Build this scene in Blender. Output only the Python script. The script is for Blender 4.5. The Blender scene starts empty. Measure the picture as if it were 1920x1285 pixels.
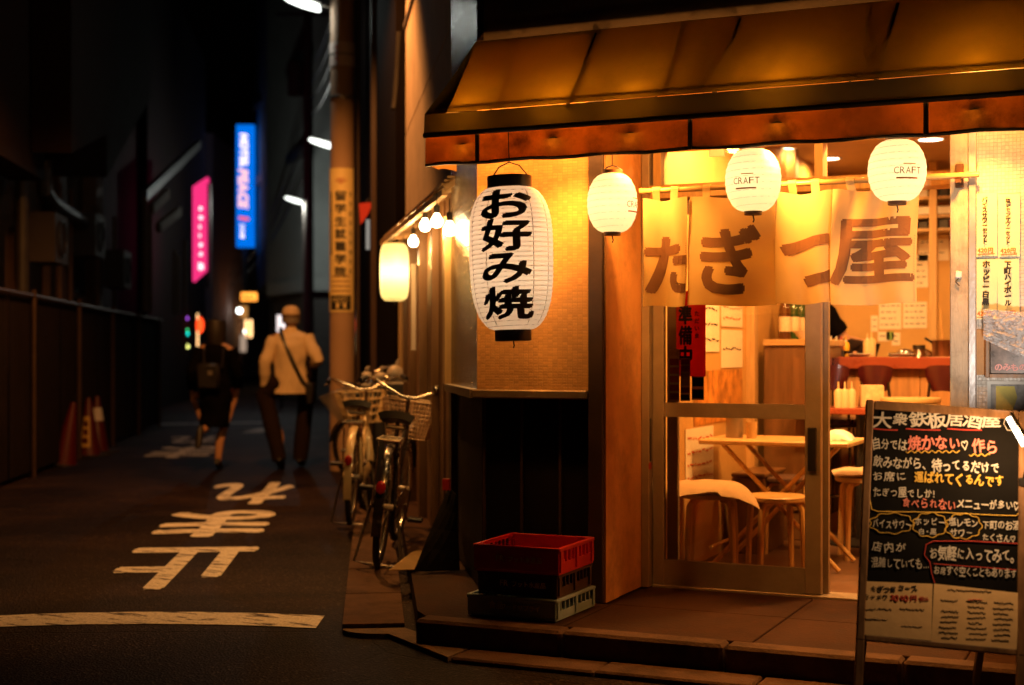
import bpy, bmesh, math, random
from mathutils import Vector, Matrix, noise
random.seed(7)
R = math.radians
SC = bpy.context.scene
COL = SC.collection
# ------------------------------------------------------------------ camera
F = 2667.0; CX = 960.0; HY = 665.0; CH = 1.22; YAW = R(24.3)
cam_d = bpy.data.cameras.new('camera'); cam = bpy.data.objects.new('camera', cam_d); COL.objects.link(cam)
SC.camera = cam
cam.location = (0, 0, CH); cam.rotation_euler = (R(90), 0, YAW)
cam_d.sensor_width = 36; cam_d.lens = 36 * F / 1920; cam_d.shift_y = (HY - 642.5) / 1920
cam_d.clip_start = .05; cam_d.clip_end = 900
cam_d.dof.use_dof = True; cam_d.dof.focus_distance = 5.75; cam_d.dof.aperture_fstop = 1.9
# ------------------------------------------------------------------ sky: a clear night, the sun far below the horizon
W = bpy.data.worlds.new('World'); SC.world = W; W.use_nodes = True
wn = W.node_tree; wn.nodes.clear()
sk = wn.nodes.new('ShaderNodeTexSky'); sk.sky_type = 'NISHITA'; sk.sun_disc = False
sk.sun_elevation = R(-4); sk.sun_rotation = R(200)
bw = wn.nodes.new('ShaderNodeRGBToBW')
tint = wn.nodes.new('ShaderNodeMix'); tint.data_type = 'RGBA'; tint.blend_type = 'MULTIPLY'
tint.inputs[0].default_value = 1; tint.inputs[7].default_value = (1, .55, .42, 1)
bg = wn.nodes.new('ShaderNodeBackground'); bg.inputs[1].default_value = .012
wo = wn.nodes.new('ShaderNodeOutputWorld')
wn.links.new(sk.outputs[0], bw.inputs[0]); wn.links.new(bw.outputs[0], tint.inputs[6])
wn.links.new(tint.outputs[2], bg.inputs[0]); wn.links.new(bg.outputs[0], wo.inputs[0])
SC.view_settings.view_transform = 'Standard'; SC.view_settings.look = 'None'
SC.view_settings.exposure = 0; SC.view_settings.gamma = 1; SC.view_settings.use_curve_mapping = False
SC.render.engine = 'CYCLES'
SC.cycles.max_bounces = 7; SC.cycles.diffuse_bounces = 4; SC.cycles.glossy_bounces = 3
SC.cycles.transparent_max_bounces = 12; SC.cycles.transmission_bounces = 4
SC.cycles.sample_clamp_indirect = 3; SC.cycles.use_denoising = True
SC.cycles.caustics_reflective = False; SC.cycles.caustics_refractive = False

# ------------------------------------------------------------------ pixel of the photograph -> place
cs, sn = math.cos(YAW), math.sin(YAW)
def cw(D, xr, z): return Vector((-sn * D + cs * xr, cs * D + sn * xr, z))
def atD(px, py, D): return cw(D, (px - CX) / F * D, CH - (py - HY) / F * D)
def ground(px, py, z=0.0):
    D = F * (CH - z) / (py - HY); return cw(D, (px - CX) / F * D, z)
def onY(px, py, Y):
    k = (px - CX) / F; D = Y / (cs + sn * k); return cw(D, k * D, CH - (py - HY) / F * D)
def onX(px, py, X):
    k = (px - CX) / F; D = X / (-sn + cs * k); return cw(D, k * D, CH - (py - HY) / F * D)
def adir(a):            # world direction a radians LEFT of the optical axis
    return Vector((-math.sin(YAW + a), math.cos(YAW + a), 0))
UP = Vector((0, 0, 1))
FWD = adir(0); RGT = Vector((cs, sn, 0))

# ------------------------------------------------------------------ materials
MATS = {}
def nodes(m):
    m.use_nodes = True; nt = m.node_tree; nt.nodes.clear()
    return nt, nt.nodes.new, nt.links.new
def mat(name, col, rough=.6, metal=0., var=.18, scale=6., bump=.15, bscale=60., spec=.5, grime=0., gscale=2.5, stretch=None, coat=0., transl=0., trcol=None, rvar=.12):
    if name in MATS: return MATS[name]
    m = bpy.data.materials.new(name); nt, N, L = nodes(m)
    out = N('ShaderNodeOutputMaterial'); p = N('ShaderNodeBsdfPrincipled')
    tc = N('ShaderNodeTexCoord'); src = tc.outputs['Object']
    if stretch:
        mp = N('ShaderNodeMapping'); mp.inputs['Scale'].default_value = stretch; L(src, mp.inputs[0]); src = mp.outputs[0]
    n1 = N('ShaderNodeTexNoise'); n1.inputs['Scale'].default_value = scale; n1.inputs['Detail'].default_value = 6; n1.inputs['Roughness'].default_value = .65
    L(src, n1.inputs['Vector'])
    rmp = N('ShaderNodeValToRGB'); c = Vector(col[:3])
    a = c * (1 - var); b = c * (1 + var)
    rmp.color_ramp.elements[0].position = .3; rmp.color_ramp.elements[1].position = .7
    rmp.color_ramp.elements[0].color = (*a, 1); rmp.color_ramp.elements[1].color = (*[min(1, x) for x in b], 1)
    L(n1.outputs[0], rmp.inputs[0]); colout = rmp.outputs[0]
    if grime > 0:
        n2 = N('ShaderNodeTexNoise'); n2.inputs['Scale'].default_value = gscale; n2.inputs['Detail'].default_value = 9; n2.inputs['Roughness'].default_value = .72
        L(tc.outputs['Object'], n2.inputs['Vector'])
        mr = N('ShaderNodeMapRange'); mr.inputs[1].default_value = .48; mr.inputs[2].default_value = .72; mr.inputs[4].default_value = grime
        L(n2.outputs[0], mr.inputs[0])
        mx = N('ShaderNodeMix'); mx.data_type = 'RGBA'; mx.inputs[7].default_value = (c.x * .22, c.y * .2, c.z * .17, 1)
        L(mr.outputs[0], mx.inputs[0]); L(colout, mx.inputs[6]); colout = mx.outputs[2]
    L(colout, p.inputs['Base Color'])
    p.inputs['Metallic'].default_value = metal; p.inputs['Specular IOR Level'].default_value = spec
    p.inputs['Coat Weight'].default_value = coat
    rr = N('ShaderNodeMapRange'); rr.inputs[3].default_value = max(.02, rough - rvar); rr.inputs[4].default_value = min(1, rough + rvar)
    L(n1.outputs[0], rr.inputs[0]); L(rr.outputs[0], p.inputs['Roughness'])
    if bump > 0:
        n3 = N('ShaderNodeTexNoise'); n3.inputs['Scale'].default_value = bscale; n3.inputs['Detail'].default_value = 4
        L(src, n3.inputs['Vector'])
        bp = N('ShaderNodeBump'); bp.inputs['Strength'].default_value = bump; bp.inputs['Distance'].default_value = .01
        L(n3.outputs[0], bp.inputs['Height']); L(bp.outputs[0], p.inputs['Normal'])
    if transl > 0:
        tr = N('ShaderNodeBsdfTranslucent'); ms = N('ShaderNodeMixShader'); ms.inputs[0].default_value = transl
        if trcol: tr.inputs[0].default_value = (*trcol, 1)
        else: L(colout, tr.inputs[0])
        L(p.outputs[0], ms.inputs[1]); L(tr.outputs[0], ms.inputs[2]); L(ms.outputs[0], out.inputs[0])
    else: L(p.outputs[0], out.inputs[0])
    MATS[name] = m; return m
def emit(name, col, strength):
    if name in MATS: return MATS[name]
    m = bpy.data.materials.new(name); nt, N, L = nodes(m)
    out = N('ShaderNodeOutputMaterial'); e = N('ShaderNodeEmission')
    e.inputs[0].default_value = (*col, 1); e.inputs[1].default_value = strength
    L(e.outputs[0], out.inputs[0]); MATS[name] = m; return m
def tile_mat(name, col, mortar, uvec, bw_, bh_, rough=.25, gap=.0022, var=.25, bumpd=.004, spec=.5):
    m = bpy.data.materials.new(name); nt, N, L = nodes(m)
    out = N('ShaderNodeOutputMaterial'); p = N('ShaderNodeBsdfPrincipled'); tc = N('ShaderNodeTexCoord')
    geo = N('ShaderNodeNewGeometry')
    dp = N('ShaderNodeVectorMath'); dp.operation = 'DOT_PRODUCT'; dp.inputs[1].default_value = (uvec[0], uvec[1], 0)
    L(geo.outputs['Position'], dp.inputs[0]); sp = N('ShaderNodeSeparateXYZ'); L(geo.outputs['Position'], sp.inputs[0])
    cb = N('ShaderNodeCombineXYZ'); L(dp.outputs['Value'], cb.inputs[0]); L(sp.outputs['Z'], cb.inputs[1])
    bt = N('ShaderNodeTexBrick'); bt.inputs['Scale'].default_value = 1; bt.inputs['Brick Width'].default_value = bw_; bt.inputs['Row Height'].default_value = bh_
    bt.inputs['Mortar Size'].default_value = gap; bt.inputs['Mortar Smooth'].default_value = .3; bt.offset = 0
    c = Vector(col)
    bt.inputs['Color1'].default_value = (*(c * (1 - var)), 1); bt.inputs['Color2'].default_value = (*[min(1, x) for x in c * (1 + var)], 1)
    bt.inputs['Mortar'].default_value = (*mortar, 1); L(cb.outputs[0], bt.inputs['Vector'])
    n = N('ShaderNodeTexNoise'); n.inputs['Scale'].default_value = 3; n.inputs['Detail'].default_value = 7; L(geo.outputs['Position'], n.inputs['Vector'])
    mr = N('ShaderNodeMapRange'); mr.inputs[1].default_value = .35; mr.inputs[2].default_value = .75; mr.inputs[3].default_value = 1; mr.inputs[4].default_value = .72
    L(n.outputs[0], mr.inputs[0])
    mx = N('ShaderNodeMix'); mx.data_type = 'RGBA'; mx.blend_type = 'MULTIPLY'; mx.inputs[0].default_value = 1
    L(bt.outputs['Color'], mx.inputs[6]); L(mr.outputs[0], mx.inputs[7]); L(mx.outputs[2], p.inputs['Base Color'])
    n2 = N('ShaderNodeTexNoise'); n2.inputs['Scale'].default_value = 45; L(geo.outputs['Position'], n2.inputs['Vector'])
    r2 = N('ShaderNodeMapRange'); r2.inputs[3].default_value = max(.05, rough - .15); r2.inputs[4].default_value = rough + .2; L(n2.outputs[0], r2.inputs[0])
    L(r2.outputs[0], p.inputs['Roughness'])
    # each tile sits a little uneven: its random tint also tips the height
    ad = N('ShaderNodeMath'); ad.operation = 'MULTIPLY_ADD'; ad.inputs[1].default_value = -.9; L(bt.outputs['Fac'], ad.inputs[0]); L(n2.outputs[0], ad.inputs[2])
    bp = N('ShaderNodeBump'); p.inputs['Specular IOR Level'].default_value = spec; bp.inputs['Strength'].default_value = .7; bp.inputs['Distance'].default_value = bumpd
    L(ad.outputs[0], bp.inputs['Height']); L(bp.outputs[0], p.inputs['Normal'])
    L(p.outputs[0], out.inputs[0]); MATS[name] = m; return m
def glass_mat(name='window_glass', tint=(.93, .9, .84), smear=.05):
    if name in MATS: return MATS[name]
    m = bpy.data.materials.new(name); nt, N, L = nodes(m)
    out = N('ShaderNodeOutputMaterial'); t = N('ShaderNodeBsdfTransparent'); t.inputs[0].default_value = (*tint, 1)
    g = N('ShaderNodeBsdfGlossy'); g.inputs['Roughness'].default_value = smear
    f = N('ShaderNodeFresnel'); f.inputs[0].default_value = 1.5
    ms = N('ShaderNodeMixShader'); L(f.outputs[0], ms.inputs[0]); L(t.outputs[0], ms.inputs[1]); L(g.outputs[0], ms.inputs[2])
    L(ms.outputs[0], out.inputs[0]); MATS[name] = m; return m
def asphalt_mat():
    m = bpy.data.materials.new('asphalt'); nt, N, L = nodes(m)
    out = N('ShaderNodeOutputMaterial'); p = N('ShaderNodeBsdfPrincipled'); tc = N('ShaderNodeTexCoord'); s = tc.outputs['Object']
    v = N('ShaderNodeTexVoronoi'); v.inputs['Scale'].default_value = 95; L(s, v.inputs['Vector'])
    n = N('ShaderNodeTexNoise'); n.inputs['Scale'].default_value = 1.1; n.inputs['Detail'].default_value = 8; n.inputs['Roughness'].default_value = .7; L(s, n.inputs['Vector'])
    n2 = N('ShaderNodeTexNoise'); n2.inputs['Scale'].default_value = 130; n2.inputs['Detail'].default_value = 3; L(s, n2.inputs['Vector'])
    r = N('ShaderNodeValToRGB'); e = r.color_ramp.elements
    e[0].position = .3; e[0].color = (.008, .0042, .0028, 1); e[1].position = .72; e[1].color = (.030, .0155, .010, 1)
    L(n.outputs[0], r.inputs[0])
    wn_ = N('ShaderNodeTexWhiteNoise'); L(v.outputs['Color'], wn_.inputs['Vector'])
    sp = N('ShaderNodeMapRange'); sp.inputs[1].default_value = .86; sp.inputs[2].default_value = 1; sp.inputs[4].default_value = .5; L(wn_.outputs['Value'], sp.inputs[0])
    mx = N('ShaderNodeMix'); mx.data_type = 'RGBA'; mx.inputs[7].default_value = (.16, .11, .08, 1); L(sp.outputs[0], mx.inputs[0]); L(r.outputs[0], mx.inputs[6])
    L(mx.outputs[2], p.inputs['Base Color'])
    rr = N('ShaderNodeMapRange'); rr.inputs[3].default_value = .5; rr.inputs[4].default_value = .85; L(n2.outputs[0], rr.inputs[0]); L(rr.outputs[0], p.inputs['Roughness'])
    # oil stains and old patches
    no = N('ShaderNodeTexNoise'); no.inputs['Scale'].default_value = .45; no.inputs['Detail'].default_value = 5; no.inputs['Distortion'].default_value = 1.2; L(s, no.inputs['Vector'])
    mo = N('ShaderNodeMapRange'); mo.inputs[1].default_value = .42; mo.inputs[2].default_value = .60; mo.inputs[3].default_value = .45; mo.inputs[4].default_value = 1.25; L(no.outputs[0], mo.inputs[0])
    m2 = N('ShaderNodeMix'); m2.data_type = 'RGBA'; m2.blend_type = 'MULTIPLY'; m2.inputs[0].default_value = 1; L(mx.outputs[2], m2.inputs[6]); L(mo.outputs[0], m2.inputs[7]); L(m2.outputs[2], p.inputs['Base Color'])
    p.inputs['Specular IOR Level'].default_value = .07
    # fine cracks
    vc = N('ShaderNodeTexVoronoi'); vc.feature = 'DISTANCE_TO_EDGE'; vc.inputs['Scale'].default_value = .55; 
    wa = N('ShaderNodeMix'); wa.data_type = 'VECTOR'; wa.inputs[0].default_value = .08
    nn = N('ShaderNodeTexNoise'); nn.inputs['Scale'].default_value = 6; nn.inputs['Detail'].default_value = 5; L(s, nn.inputs['Vector'])
    L(s, wa.inputs[4]); L(nn.outputs['Color'], wa.inputs[5]); L(wa.outputs[1], vc.inputs['Vector'])
    cr = N('ShaderNodeMapRange'); cr.inputs[1].default_value = 0; cr.inputs[2].default_value = .006; L(vc.outputs['Distance'], cr.inputs[0])
    ad = N('ShaderNodeMath'); ad.operation = 'ADD'; L(v.outputs['Distance'], ad.inputs[0]); L(cr.outputs[0], ad.inputs[1])
    bp = N('ShaderNodeBump'); bp.inputs['Strength'].default_value = .7; bp.inputs['Distance'].default_value = .006
    L(ad.outputs[0], bp.inputs['Height']); L(bp.outputs[0], p.inputs['Normal']); L(p.outputs[0], out.inputs[0])
    return m
def paint_mat():
    # worn road paint: bare patches let the asphalt show through
    m = bpy.data.materials.new('road_paint'); nt, N, L = nodes(m)
    out = N('ShaderNodeOutputMaterial'); p = N('ShaderNodeBsdfPrincipled'); tc = N('ShaderNodeTexCoord'); s = tc.outputs['Object']
    n = N('ShaderNodeTexNoise'); n.inputs['Scale'].default_value = 7; n.inputs['Detail'].default_value = 9; n.inputs['Roughness'].default_value = .72
    mp = N('ShaderNodeMapping'); mp.inputs['Rotation'].default_value = (0, 0, YAW); mp.inputs['Scale'].default_value = (.5, 2.2, 1); L(s, mp.inputs[0]); L(mp.outputs[0], n.inputs['Vector'])
    mr = N('ShaderNodeMapRange'); mr.inputs[1].default_value = .535; mr.inputs[2].default_value = .585; L(n.outputs[0], mr.inputs[0])
    n2 = N('ShaderNodeTexNoise'); n2.inputs['Scale'].default_value = 90; n2.inputs['Detail'].default_value = 4; L(s, n2.inputs['Vector'])
    r = N('ShaderNodeValToRGB'); e = r.color_ramp.elements; e[0].position = .3; e[0].color = (.5, .47, .42, 1); e[1].position = .6; e[1].color = (.82, .78, .70, 1); L(n2.outputs[0], r.inputs[0])
    mx = N('ShaderNodeMix'); mx.data_type = 'RGBA'; mx.inputs[7].default_value = (.03, .019, .013, 1); L(mr.outputs[0], mx.inputs[0]); L(r.outputs[0], mx.inputs[6])
    L(mx.outputs[2], p.inputs['Base Color']); p.inputs['Roughness'].default_value = .7
    bp = N('ShaderNodeBump'); bp.inputs['Strength'].default_value = .5; bp.inputs['Distance'].default_value = .004; L(n2.outputs[0], bp.inputs['Height']); L(bp.outputs[0], p.inputs['Normal'])
    L(p.outputs[0], out.inputs[0]); return m
def wood(name, col, axis=2, rough=.45, var=.3, scale=3., coat=0.):
    st = [9., 9., 9.]; st[axis] = .7
    return mat(name, col, rough=rough, var=var, scale=scale, bump=.12, bscale=6., stretch=tuple(st), coat=coat)

# ------------------------------------------------------------------ mesh building
WM = {}
class B:
    def __init__(s): s.v = []; s.f = []
    def add(s, vs, fs):
        o = len(s.v); s.v += [Vector(x) for x in vs]; s.f += [[i + o for i in f] for f in fs]; return s
    def box(s, c, d, rot=None, bev=0.):
        hx, hy, hz = d[0] / 2, d[1] / 2, d[2] / 2
        bm = bmesh.new()
        vs = [bm.verts.new((x, y, z)) for x in (-hx, hx) for y in (-hy, hy) for z in (-hz, hz)]
        for q in ((0, 1, 3, 2), (4, 6, 7, 5), (0, 4, 5, 1), (2, 3, 7, 6), (0, 2, 6, 4), (1, 5, 7, 3)): bm.faces.new([vs[i] for i in q])
        if bev > 0: bmesh.ops.bevel(bm, geom=bm.edges[:], offset=min(bev, min(hx, hy, hz) * .8), segments=1, affect='EDGES')
        M = Matrix.Translation(Vector(c)) @ (rot.to_4x4() if rot else Matrix())
        bm.verts.index_update()
        s.add([M @ v.co for v in bm.verts], [[v.index for v in f.verts] for f in bm.faces]); bm.free(); return s
    def bx(s, x0, x1, y0, y1, z0, z1, bev=0.):
        return s.box(((x0 + x1) / 2, (y0 + y1) / 2, (z0 + z1) / 2), (abs(x1 - x0), abs(y1 - y0), abs(z1 - z0)), bev=bev)
    def beam(s, a, b, w, h, up=UP, bev=0.):
        a = Vector(a); b = Vector(b); d = (b - a); l = d.length; d.normalize()
        x = d.cross(up); 
        if x.length < 1e-4: x = d.cross(Vector((1, 0, 0)))
        x.normalize(); z = x.cross(d)
        return s.box((a + b) / 2, (w, l, h), Matrix((x, d, z)).transposed(), bev)
    def tube(s, pts, r, n=8, closed=False, cap=True):
        pts = [Vector(p) for p in pts]; k = len(pts)
        rs = r if isinstance(r, (list, tuple)) else [r] * k
        T = []
        for i in range(k):
            if closed: t = pts[(i + 1) % k] - pts[i - 1]
            else: t = pts[min(i + 1, k - 1)] - pts[max(i - 1, 0)]
            T.append(t.normalized() if t.length > 1e-9 else Vector((0, 0, 1)))
        ref = Vector((0, 0, 1)) if abs(T[0].z) < .9 else Vector((1, 0, 0))
        x = T[0].cross(ref).normalized(); vs = []
        for i in range(k):
            x = (x - T[i] * x.dot(T[i])); x = x.normalized() if x.length > 1e-6 else T[i].orthogonal().normalized()
            y = T[i].cross(x)
            rr = rs[i]; ra, rb = rr if isinstance(rr, (list, tuple)) else (rr, rr)
            for j in range(n):
                a = 2 * math.pi * j / n; vs.append(pts[i] + x * math.cos(a) * ra + y * math.sin(a) * rb)
        fs = []
        for i in range(k if closed else k - 1):
            for j in range(n):
                i2 = (i + 1) % k; fs.append([i * n + j, i * n + (j + 1) % n, i2 * n + (j + 1) % n, i2 * n + j])
        if cap and not closed: fs.append(list(range(n))[::-1]); fs.append([(k - 1) * n + j for j in range(n)])
        return s.add(vs, fs)
    def loft(s, rings, n=16, cap=True):
        # rings: (centre, half width vector, half depth vector)
        vs = []
        for c, a, b in rings:
            c = Vector(c); a = Vector(a); b = Vector(b)
            for j in range(n):
                t = 2 * math.pi * j / n; vs.append(c + a * math.cos(t) + b * math.sin(t))
        fs = []
        for i in range(len(rings) - 1):
            for j in range(n): fs.append([i * n + j, i * n + (j + 1) % n, (i + 1) * n + (j + 1) % n, (i + 1) * n + j])
        if cap: fs.append(list(range(n))[::-1]); fs.append([(len(rings) - 1) * n + j for j in range(n)])
        return s.add(vs, fs)
    def lathe(s, prof, c=(0, 0, 0), n=24, cap=False):
        c = Vector(c); vs = []; k = len(prof)
        for r, z in prof:
            for j in range(n):
                a = 2 * math.pi * j / n; vs.append(c + Vector((r * math.cos(a), r * math.sin(a), z)))
        fs = [[i * n + j, i * n + (j + 1) % n, (i + 1) * n + (j + 1) % n, (i + 1) * n + j] for i in range(k - 1) for j in range(n)]
        if cap: fs.append(list(range(n))[::-1]); fs.append([(k - 1) * n + j for j in range(n)])
        return s.add(vs, fs)
    def ball(s, c, r, n=12, m=8, sc=(1, 1, 1)):
        c = Vector(c)
        prof = [(math.sin(math.pi * i / m), -math.cos(math.pi * i / m)) for i in range(m + 1)]
        vs = []; 
        for rr, z in prof:
            for j in range(n):
                a = 2 * math.pi * j / n; vs.append(c + Vector((rr * math.cos(a) * r * sc[0], rr * math.sin(a) * r * sc[1], z * r * sc[2])))
        fs = [[i * n + j, i * n + (j + 1) % n, (i + 1) * n + (j + 1) % n, (i + 1) * n + j] for i in range(m) for j in range(n)]
        return s.add(vs, fs)
    def prism(s, poly, z0, z1):
        k = len(poly); vs = [Vector((p[0], p[1], z0)) for p in poly] + [Vector((p[0], p[1], z1)) for p in poly]
        fs = [list(range(k))[::-1], list(range(k, 2 * k))] + [[i, (i + 1) % k, k + (i + 1) % k, k + i] for i in range(k)]
        return s.add(vs, fs)
    def quad(s, a, b, c, d): return s.add([a, b, c, d], [[0, 1, 2, 3]])
    def grid(s, f, nu, nv):
        vs = [f(i / nu, j / nv) for j in range(nv + 1) for i in range(nu + 1)]
        return s.add(vs, [[j * (nu + 1) + i, j * (nu + 1) + i + 1, (j + 1) * (nu + 1) + i + 1, (j + 1) * (nu + 1) + i] for j in range(nv) for i in range(nu)])
    def sheet(s, f, nu, nv, th):   # grid with thickness
        n0 = len(s.v); s.grid(f, nu, nv); vs = s.v[n0:]
        eps = 1e-3; off = []
        for j in range(nv + 1):
            for i in range(nu + 1):
                u, v = i / nu, j / nv
                a = Vector(f(min(u + eps, 1), v)) - Vector(f(max(u - eps, 0), v)); b = Vector(f(u, min(v + eps, 1))) - Vector(f(u, max(v - eps, 0)))
                nn = a.cross(b); off.append(nn.normalized() if nn.length > 0 else Vector((0, 0, 1)))
        w = nu + 1; m0 = len(s.v); s.v += [p + o * th for p, o in zip(vs, off)]
        for j in range(nv):
            for i in range(nu): s.f.append([m0 + j * w + i, m0 + (j + 1) * w + i, m0 + (j + 1) * w + i + 1, m0 + j * w + i + 1])
        rim = [i for i in range(w)] + [j * w + nu for j in range(1, nv + 1)] + [nv * w + i for i in range(nu - 1, -1, -1)] + [j * w for j in range(nv - 1, 0, -1)]
        for q in range(len(rim)):
            a, b = rim[q], rim[(q + 1) % len(rim)]; s.f.append([n0 + b, n0 + a, m0 + a, m0 + b])
        return s
    def xf(s, M): s.v = [M @ v for v in s.v]; return s
    def build(s, name, m, parent=None, smooth=False, local=False, fix=True):
        me = bpy.data.meshes.new(name)
        vs = s.v
        if parent is not None and not local:
            Mi = WM[parent.name].inverted(); vs = [Mi @ v for v in vs]
        me.from_pydata([tuple(v) for v in vs], [], s.f)
        if fix:
            bm = bmesh.new(); bm.from_mesh(me); bmesh.ops.recalc_face_normals(bm, faces=bm.faces); bm.to_mesh(me); bm.free()
        if m: me.materials.append(m)
        if smooth:
            for p in me.polygons: p.use_smooth = True
            try: me.set_sharp_from_angle(angle=R(40))
            except Exception: pass
        o = bpy.data.objects.new(name, me); COL.objects.link(o)
        if parent is not None: o.parent = parent; WM[o.name] = WM[parent.name]
        else: WM[o.name] = Matrix()
        return o
def tag(o, label=None, cat=None, group=None, kind=None):
    if label: o['label'] = label
    if cat: o['category'] = cat
    if group: o['group'] = group
    if kind: o['kind'] = kind
    return o
def thing(name, label, cat, loc=(0, 0, 0), rz=0., group=None, rot=None):
    o = bpy.data.objects.new(name, None); COL.objects.link(o); o.empty_display_size = .1
    o.location = loc; o.rotation_euler = rot if rot else (0, 0, rz)
    M = Matrix.Translation(Vector(loc)) @ (o.rotation_euler.to_matrix().to_4x4())
    WM[o.name] = M; return tag(o, label, cat, group)
def lamp(kind, name, loc, energy, col, parent=None, size=.05, target=None, spot=None, blend=.5):
    l = bpy.data.lights.new(name, kind); l.energy = energy; l.color = col
    if kind == 'AREA': l.shape = 'DISK'; l.size = size
    else: l.shadow_soft_size = size
    if kind == 'SPOT': l.spot_size = R(spot); l.spot_blend = blend
    o = bpy.data.objects.new(name, l); COL.objects.link(o)
    M = Matrix.Translation(Vector(loc))
    if target is not None: M = M @ (Vector(target) - Vector(loc)).to_track_quat('-Z', 'Y').to_matrix().to_4x4()
    if parent is not None:
        o.parent = parent; M = WM[parent.name].inverted() @ M
    o.matrix_local = M
    return o

# ------------------------------------------------------------------ lettering
GL = {}
def glyph(ch):
    if ch in GL: return GL[ch]
    cu = bpy.data.curves.new('t', 'FONT'); cu.body = ch; cu.resolution_u = 3
    ob = bpy.data.objects.new('t', cu); me = bpy.data.meshes.new_from_object(ob)
    vs = [(v.co.x, v.co.y) for v in me.vertices]; fs = [list(p.vertices) for p in me.polygons]
    bpy.data.objects.remove(ob); bpy.data.curves.remove(cu); bpy.data.meshes.remove(me)
    if vs: bb = (min(v[0] for v in vs), max(v[0] for v in vs), min(v[1] for v in vs), max(v[1] for v in vs))
    else: bb = (0, .3, 0, .3)
    GL[ch] = (vs, fs, bb); return GL[ch]
STAG = .00025
def put(b, ch, place, bold=0., nib=None, clip=None, cut=None):
    """place(u,v,k)->3D with u,v in 0..1 over the glyph's box in em units; bold in em."""
    vs, fs, bb = glyph(ch)
    if not vs: return
    if bold <= 0: shifts = [(0, 0)]
    elif nib is not None:
        shifts = [(math.cos(nib) * bold * q, math.sin(nib) * bold * q) for q in (-1, -.5, 0, .5, 1)] + [(math.sin(nib) * bold * .35, -math.cos(nib) * bold * .35), (-math.sin(nib) * bold * .35, math.cos(nib) * bold * .35)]
    else: shifts = [(0, 0)] + [(math.cos(a) * bold, math.sin(a) * bold) for a in [q * math.pi / 3 for q in range(6)]]
    for k, (dx, dy) in enumerate(shifts):
        V = [(x + dx, y + dy) for x, y in vs]; Fc = fs
        if cut or clip:
            bm = bmesh.new(); bv = [bm.verts.new((x, y, 0)) for x, y in V]
            for f in Fc:
                try: bm.faces.new([bv[i] for i in f])
                except ValueError: pass
            def bis(co, no, clear=False):
                g = bm.verts[:] + bm.edges[:] + bm.faces[:]
                bmesh.ops.bisect_plane(bm, geom=g, plane_co=co, plane_no=no, clear_outer=clear)
            if clip:
                if clip[0] is not None: bis((clip[0], 0, 0), (-1, 0, 0), True)
                if clip[1] is not None: bis((clip[1], 0, 0), (1, 0, 0), True)
            if cut:
                x = bb[0] - .1
                while x < bb[1] + .1: bis((x, 0, 0), (1, 0, 0)); x += cut
                y = bb[2] - .1
                while y < bb[3] + .1: bis((0, y, 0), (0, 1, 0)); y += cut
            bm.verts.index_update(); V = [(v.co.x, v.co.y) for v in bm.verts]; Fc = [[v.index for v in f.verts] for f in bm.faces]; bm.free()
        b.add([place(x, y, k) for x, y in V], Fc)
def boxed(ch, x0, x1, y0, y1, f, lift=.003):
    """map glyph so its own box fills x0..x1 / y0..y1 and then through f(x,y,lift)"""
    bb = glyph(ch)[2]; w = max(1e-4, bb[1] - bb[0]); h = max(1e-4, bb[3] - bb[2])
    return lambda u, v, k: f(x0 + (u - bb[0]) / w * (x1 - x0), y0 + (v - bb[2]) / h * (y1 - y0), lift + k * STAG)
def adv(ch):
    if ch == ' ': return .5
    bb = glyph(ch)[2]
    return 1.0 if ord(ch) > 0x2fff or ch in '♡、。…' else max(.3, bb[1] + .08)
def write(b, s, o, u, v, size, bold=.0, vertical=False, jit=0., wide=1., pitch=None, lift=.002, slant=0.):
    """flat writing from o along unit u (reading) with unit v up; vertical stacks downwards"""
    o = Vector(o); u = Vector(u).normalized(); v = Vector(v).normalized(); n = u.cross(v)
    x = y = 0.
    for ch in s:
        a = random.uniform(-1, 1) * jit * .5; jx = random.uniform(-1, 1) * jit * .1; jy = random.uniform(-1, 1) * jit * .12; sz = 1 + random.uniform(-1, 1) * jit * .35
        ca, sa = math.cos(a), math.sin(a)
        if ch not in ' ':
            def place(p, q, k, x=x, y=y):
                p2 = (p - .5) * sz; q2 = (q - .35) * sz; p2 += q2 * slant
                xx = (p2 * ca - q2 * sa + .5 + jx) * wide; yy = p2 * sa + q2 * ca + .35 + jy
                return o + u * (x + xx) * size + v * (y + yy) * size + n * (lift + k * STAG)
            put(b, ch, place, bold)
        if vertical: y -= pitch or 1.
        else: x += (pitch or adv(ch)) * wide
    return x * size
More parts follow.
